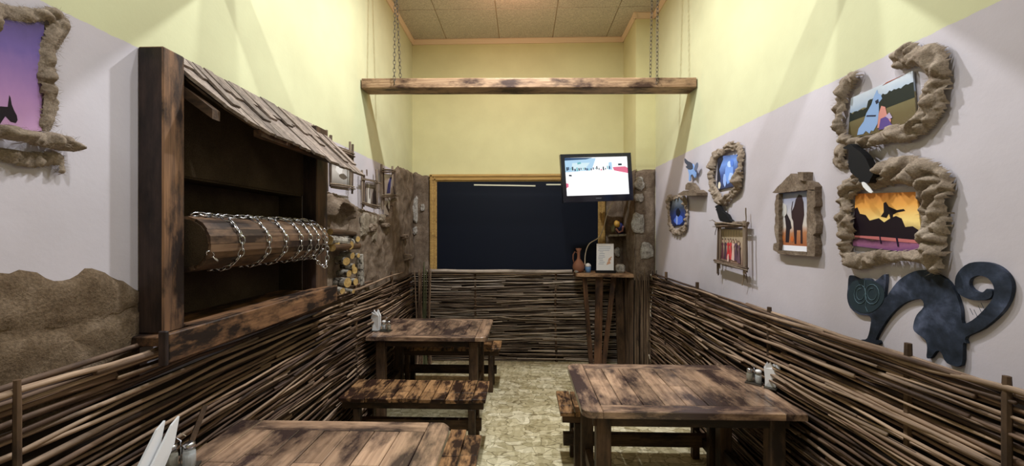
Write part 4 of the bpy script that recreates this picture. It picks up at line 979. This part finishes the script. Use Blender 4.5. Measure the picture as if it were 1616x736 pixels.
# ---------------------------------------------------------------- things on the tables
def condiments(x, y, labs, sc=1., rot=0., apex=1.):
    z0 = .7505; ca, sa = math.cos(rot), math.sin(rot)
    def L(a, b, c_): return Vector((x+(a*ca-b*sa)*sc, y+(a*sa+b*ca)*sc, z0+c_*sc))
    st = thing('condiment_stand', labs[0], 'stand', (x,y,z0))
    obj('tray', MB().prism([L(-.055,-.03,0),L(.02,-.03,0),L(.02,.03,0),L(-.055,.03,0)], (0,0,.008)), M['iron'], st)
    obj('grip', MB().tube([L(-.018,0,.008),L(-.018,0,.085),L(-.03,0,.095),L(-.018,0,.105),L(-.006,0,.095)], .002, 5), M['chrome'], st)
    for k, (a, lab) in enumerate(((-.038,labs[1]),(.003,labs[2]))):
        c_ = L(a,-.004,.009); s_ = thing('shaker', lab, 'shaker', c_)
        obj('glass_body', MB().lathe(c_, [(.015*sc,0),(.016*sc,.03*sc),(.014*sc,.055*sc)], 12), M['glass'] if k == 0 else M['glass'], s_, smooth=True)
        obj('filling', MB().lathe(c_+Vector((0,0,.002)), [(.0125*sc,0),(.013*sc,.03*sc),(.012*sc,.036*sc)], 12), (FC((196,188,172)), FC((236,236,236)))[k], s_)
        obj('shaker_cap', MB().lathe(c_+Vector((0,0,.0553*sc)), [(.0145*sc,0),(.0145*sc,.011*sc),(.008*sc,.015*sc)], 12), M['chrome'] if k == 0 or len(labs) < 4 else M['white'], s_, smooth=True)
    if len(labs) < 4: return
    nh = thing('napkin_holder', labs[3], 'napkins', L(.06,.0,0))
    obj('holder_base', MB().prism([L(.035,-.04,0),L(.09,-.04,0),L(.09,.04,0),L(.035,.04,0)], (0,0,.006)), M['iron'], nh)
    for k, (a, tp) in enumerate(((-.018,.012),(.0,-.006),(.016,.004))):
        obj('napkin', MB().prism([L(.036,a,.006),L(.082,a+.006,.006),L(.092+tp,a,.105*apex-.01*k),L(.088+tp,a,.145*apex-.012*k),L(.062+tp,a+.004,.112*apex),L(.048+tp,a,.138*apex-.008*k),L(.03+tp*.5,a,.1*apex)], (-.006*sc*sa,.006*sc*ca,0)), M['white'], nh)
p = [ray(250,722), ray(593,527), ray(1200,606)]
def onT(px, py):
    d = ray(px, py); s = (.75-EYE)/d[2]; return d[0]*s, d[1]*s
condiments(-1.262, 1.45, ['small metal cruet stand on the nearest left table', 'glass shaker left in the stand on the nearest left table', 'glass shaker right in the stand on the nearest left table'], 1.35, .35)
nh = thing('napkin_holder', 'tall white folded napkins on the nearest left table', 'napkins', (-1.31,1.31,.7505))
obj('holder_base', MB().box((-1.33,1.25,.7505),(-1.285,1.37,.756)), M['iron'], nh)
for k in range(2):
    x_ = -1.328+.022*k; y_ = -.045+.035*k
    obj('napkin', MB().prism([(x_,1.30+y_,.757),(x_,1.375+y_,.757),(x_+.004,1.435+y_,.86),(x_+.006,1.455+y_,.955),(x_+.004,1.425+y_,.935)], (.008,0,0)), M['white'], nh)
x, y = onT(606, 523)
condiments(x, y, ['small metal cruet stand on the back left table', 'glass shaker at front of the stand on the back left table', 'white-capped shaker in the stand on the back left table', 'white paper napkins standing on the back left table'], 1.2, math.pi*.93, 1.15)
x, y = onT(1196, 607)
condiments(x, y, ['small metal cruet stand on the right table by the wall', 'clear glass shaker with metal cap on the right table', 'white-topped shaker beside the napkins on the right table', 'crumpled white paper napkins on the right table'], 1.1, -.75)
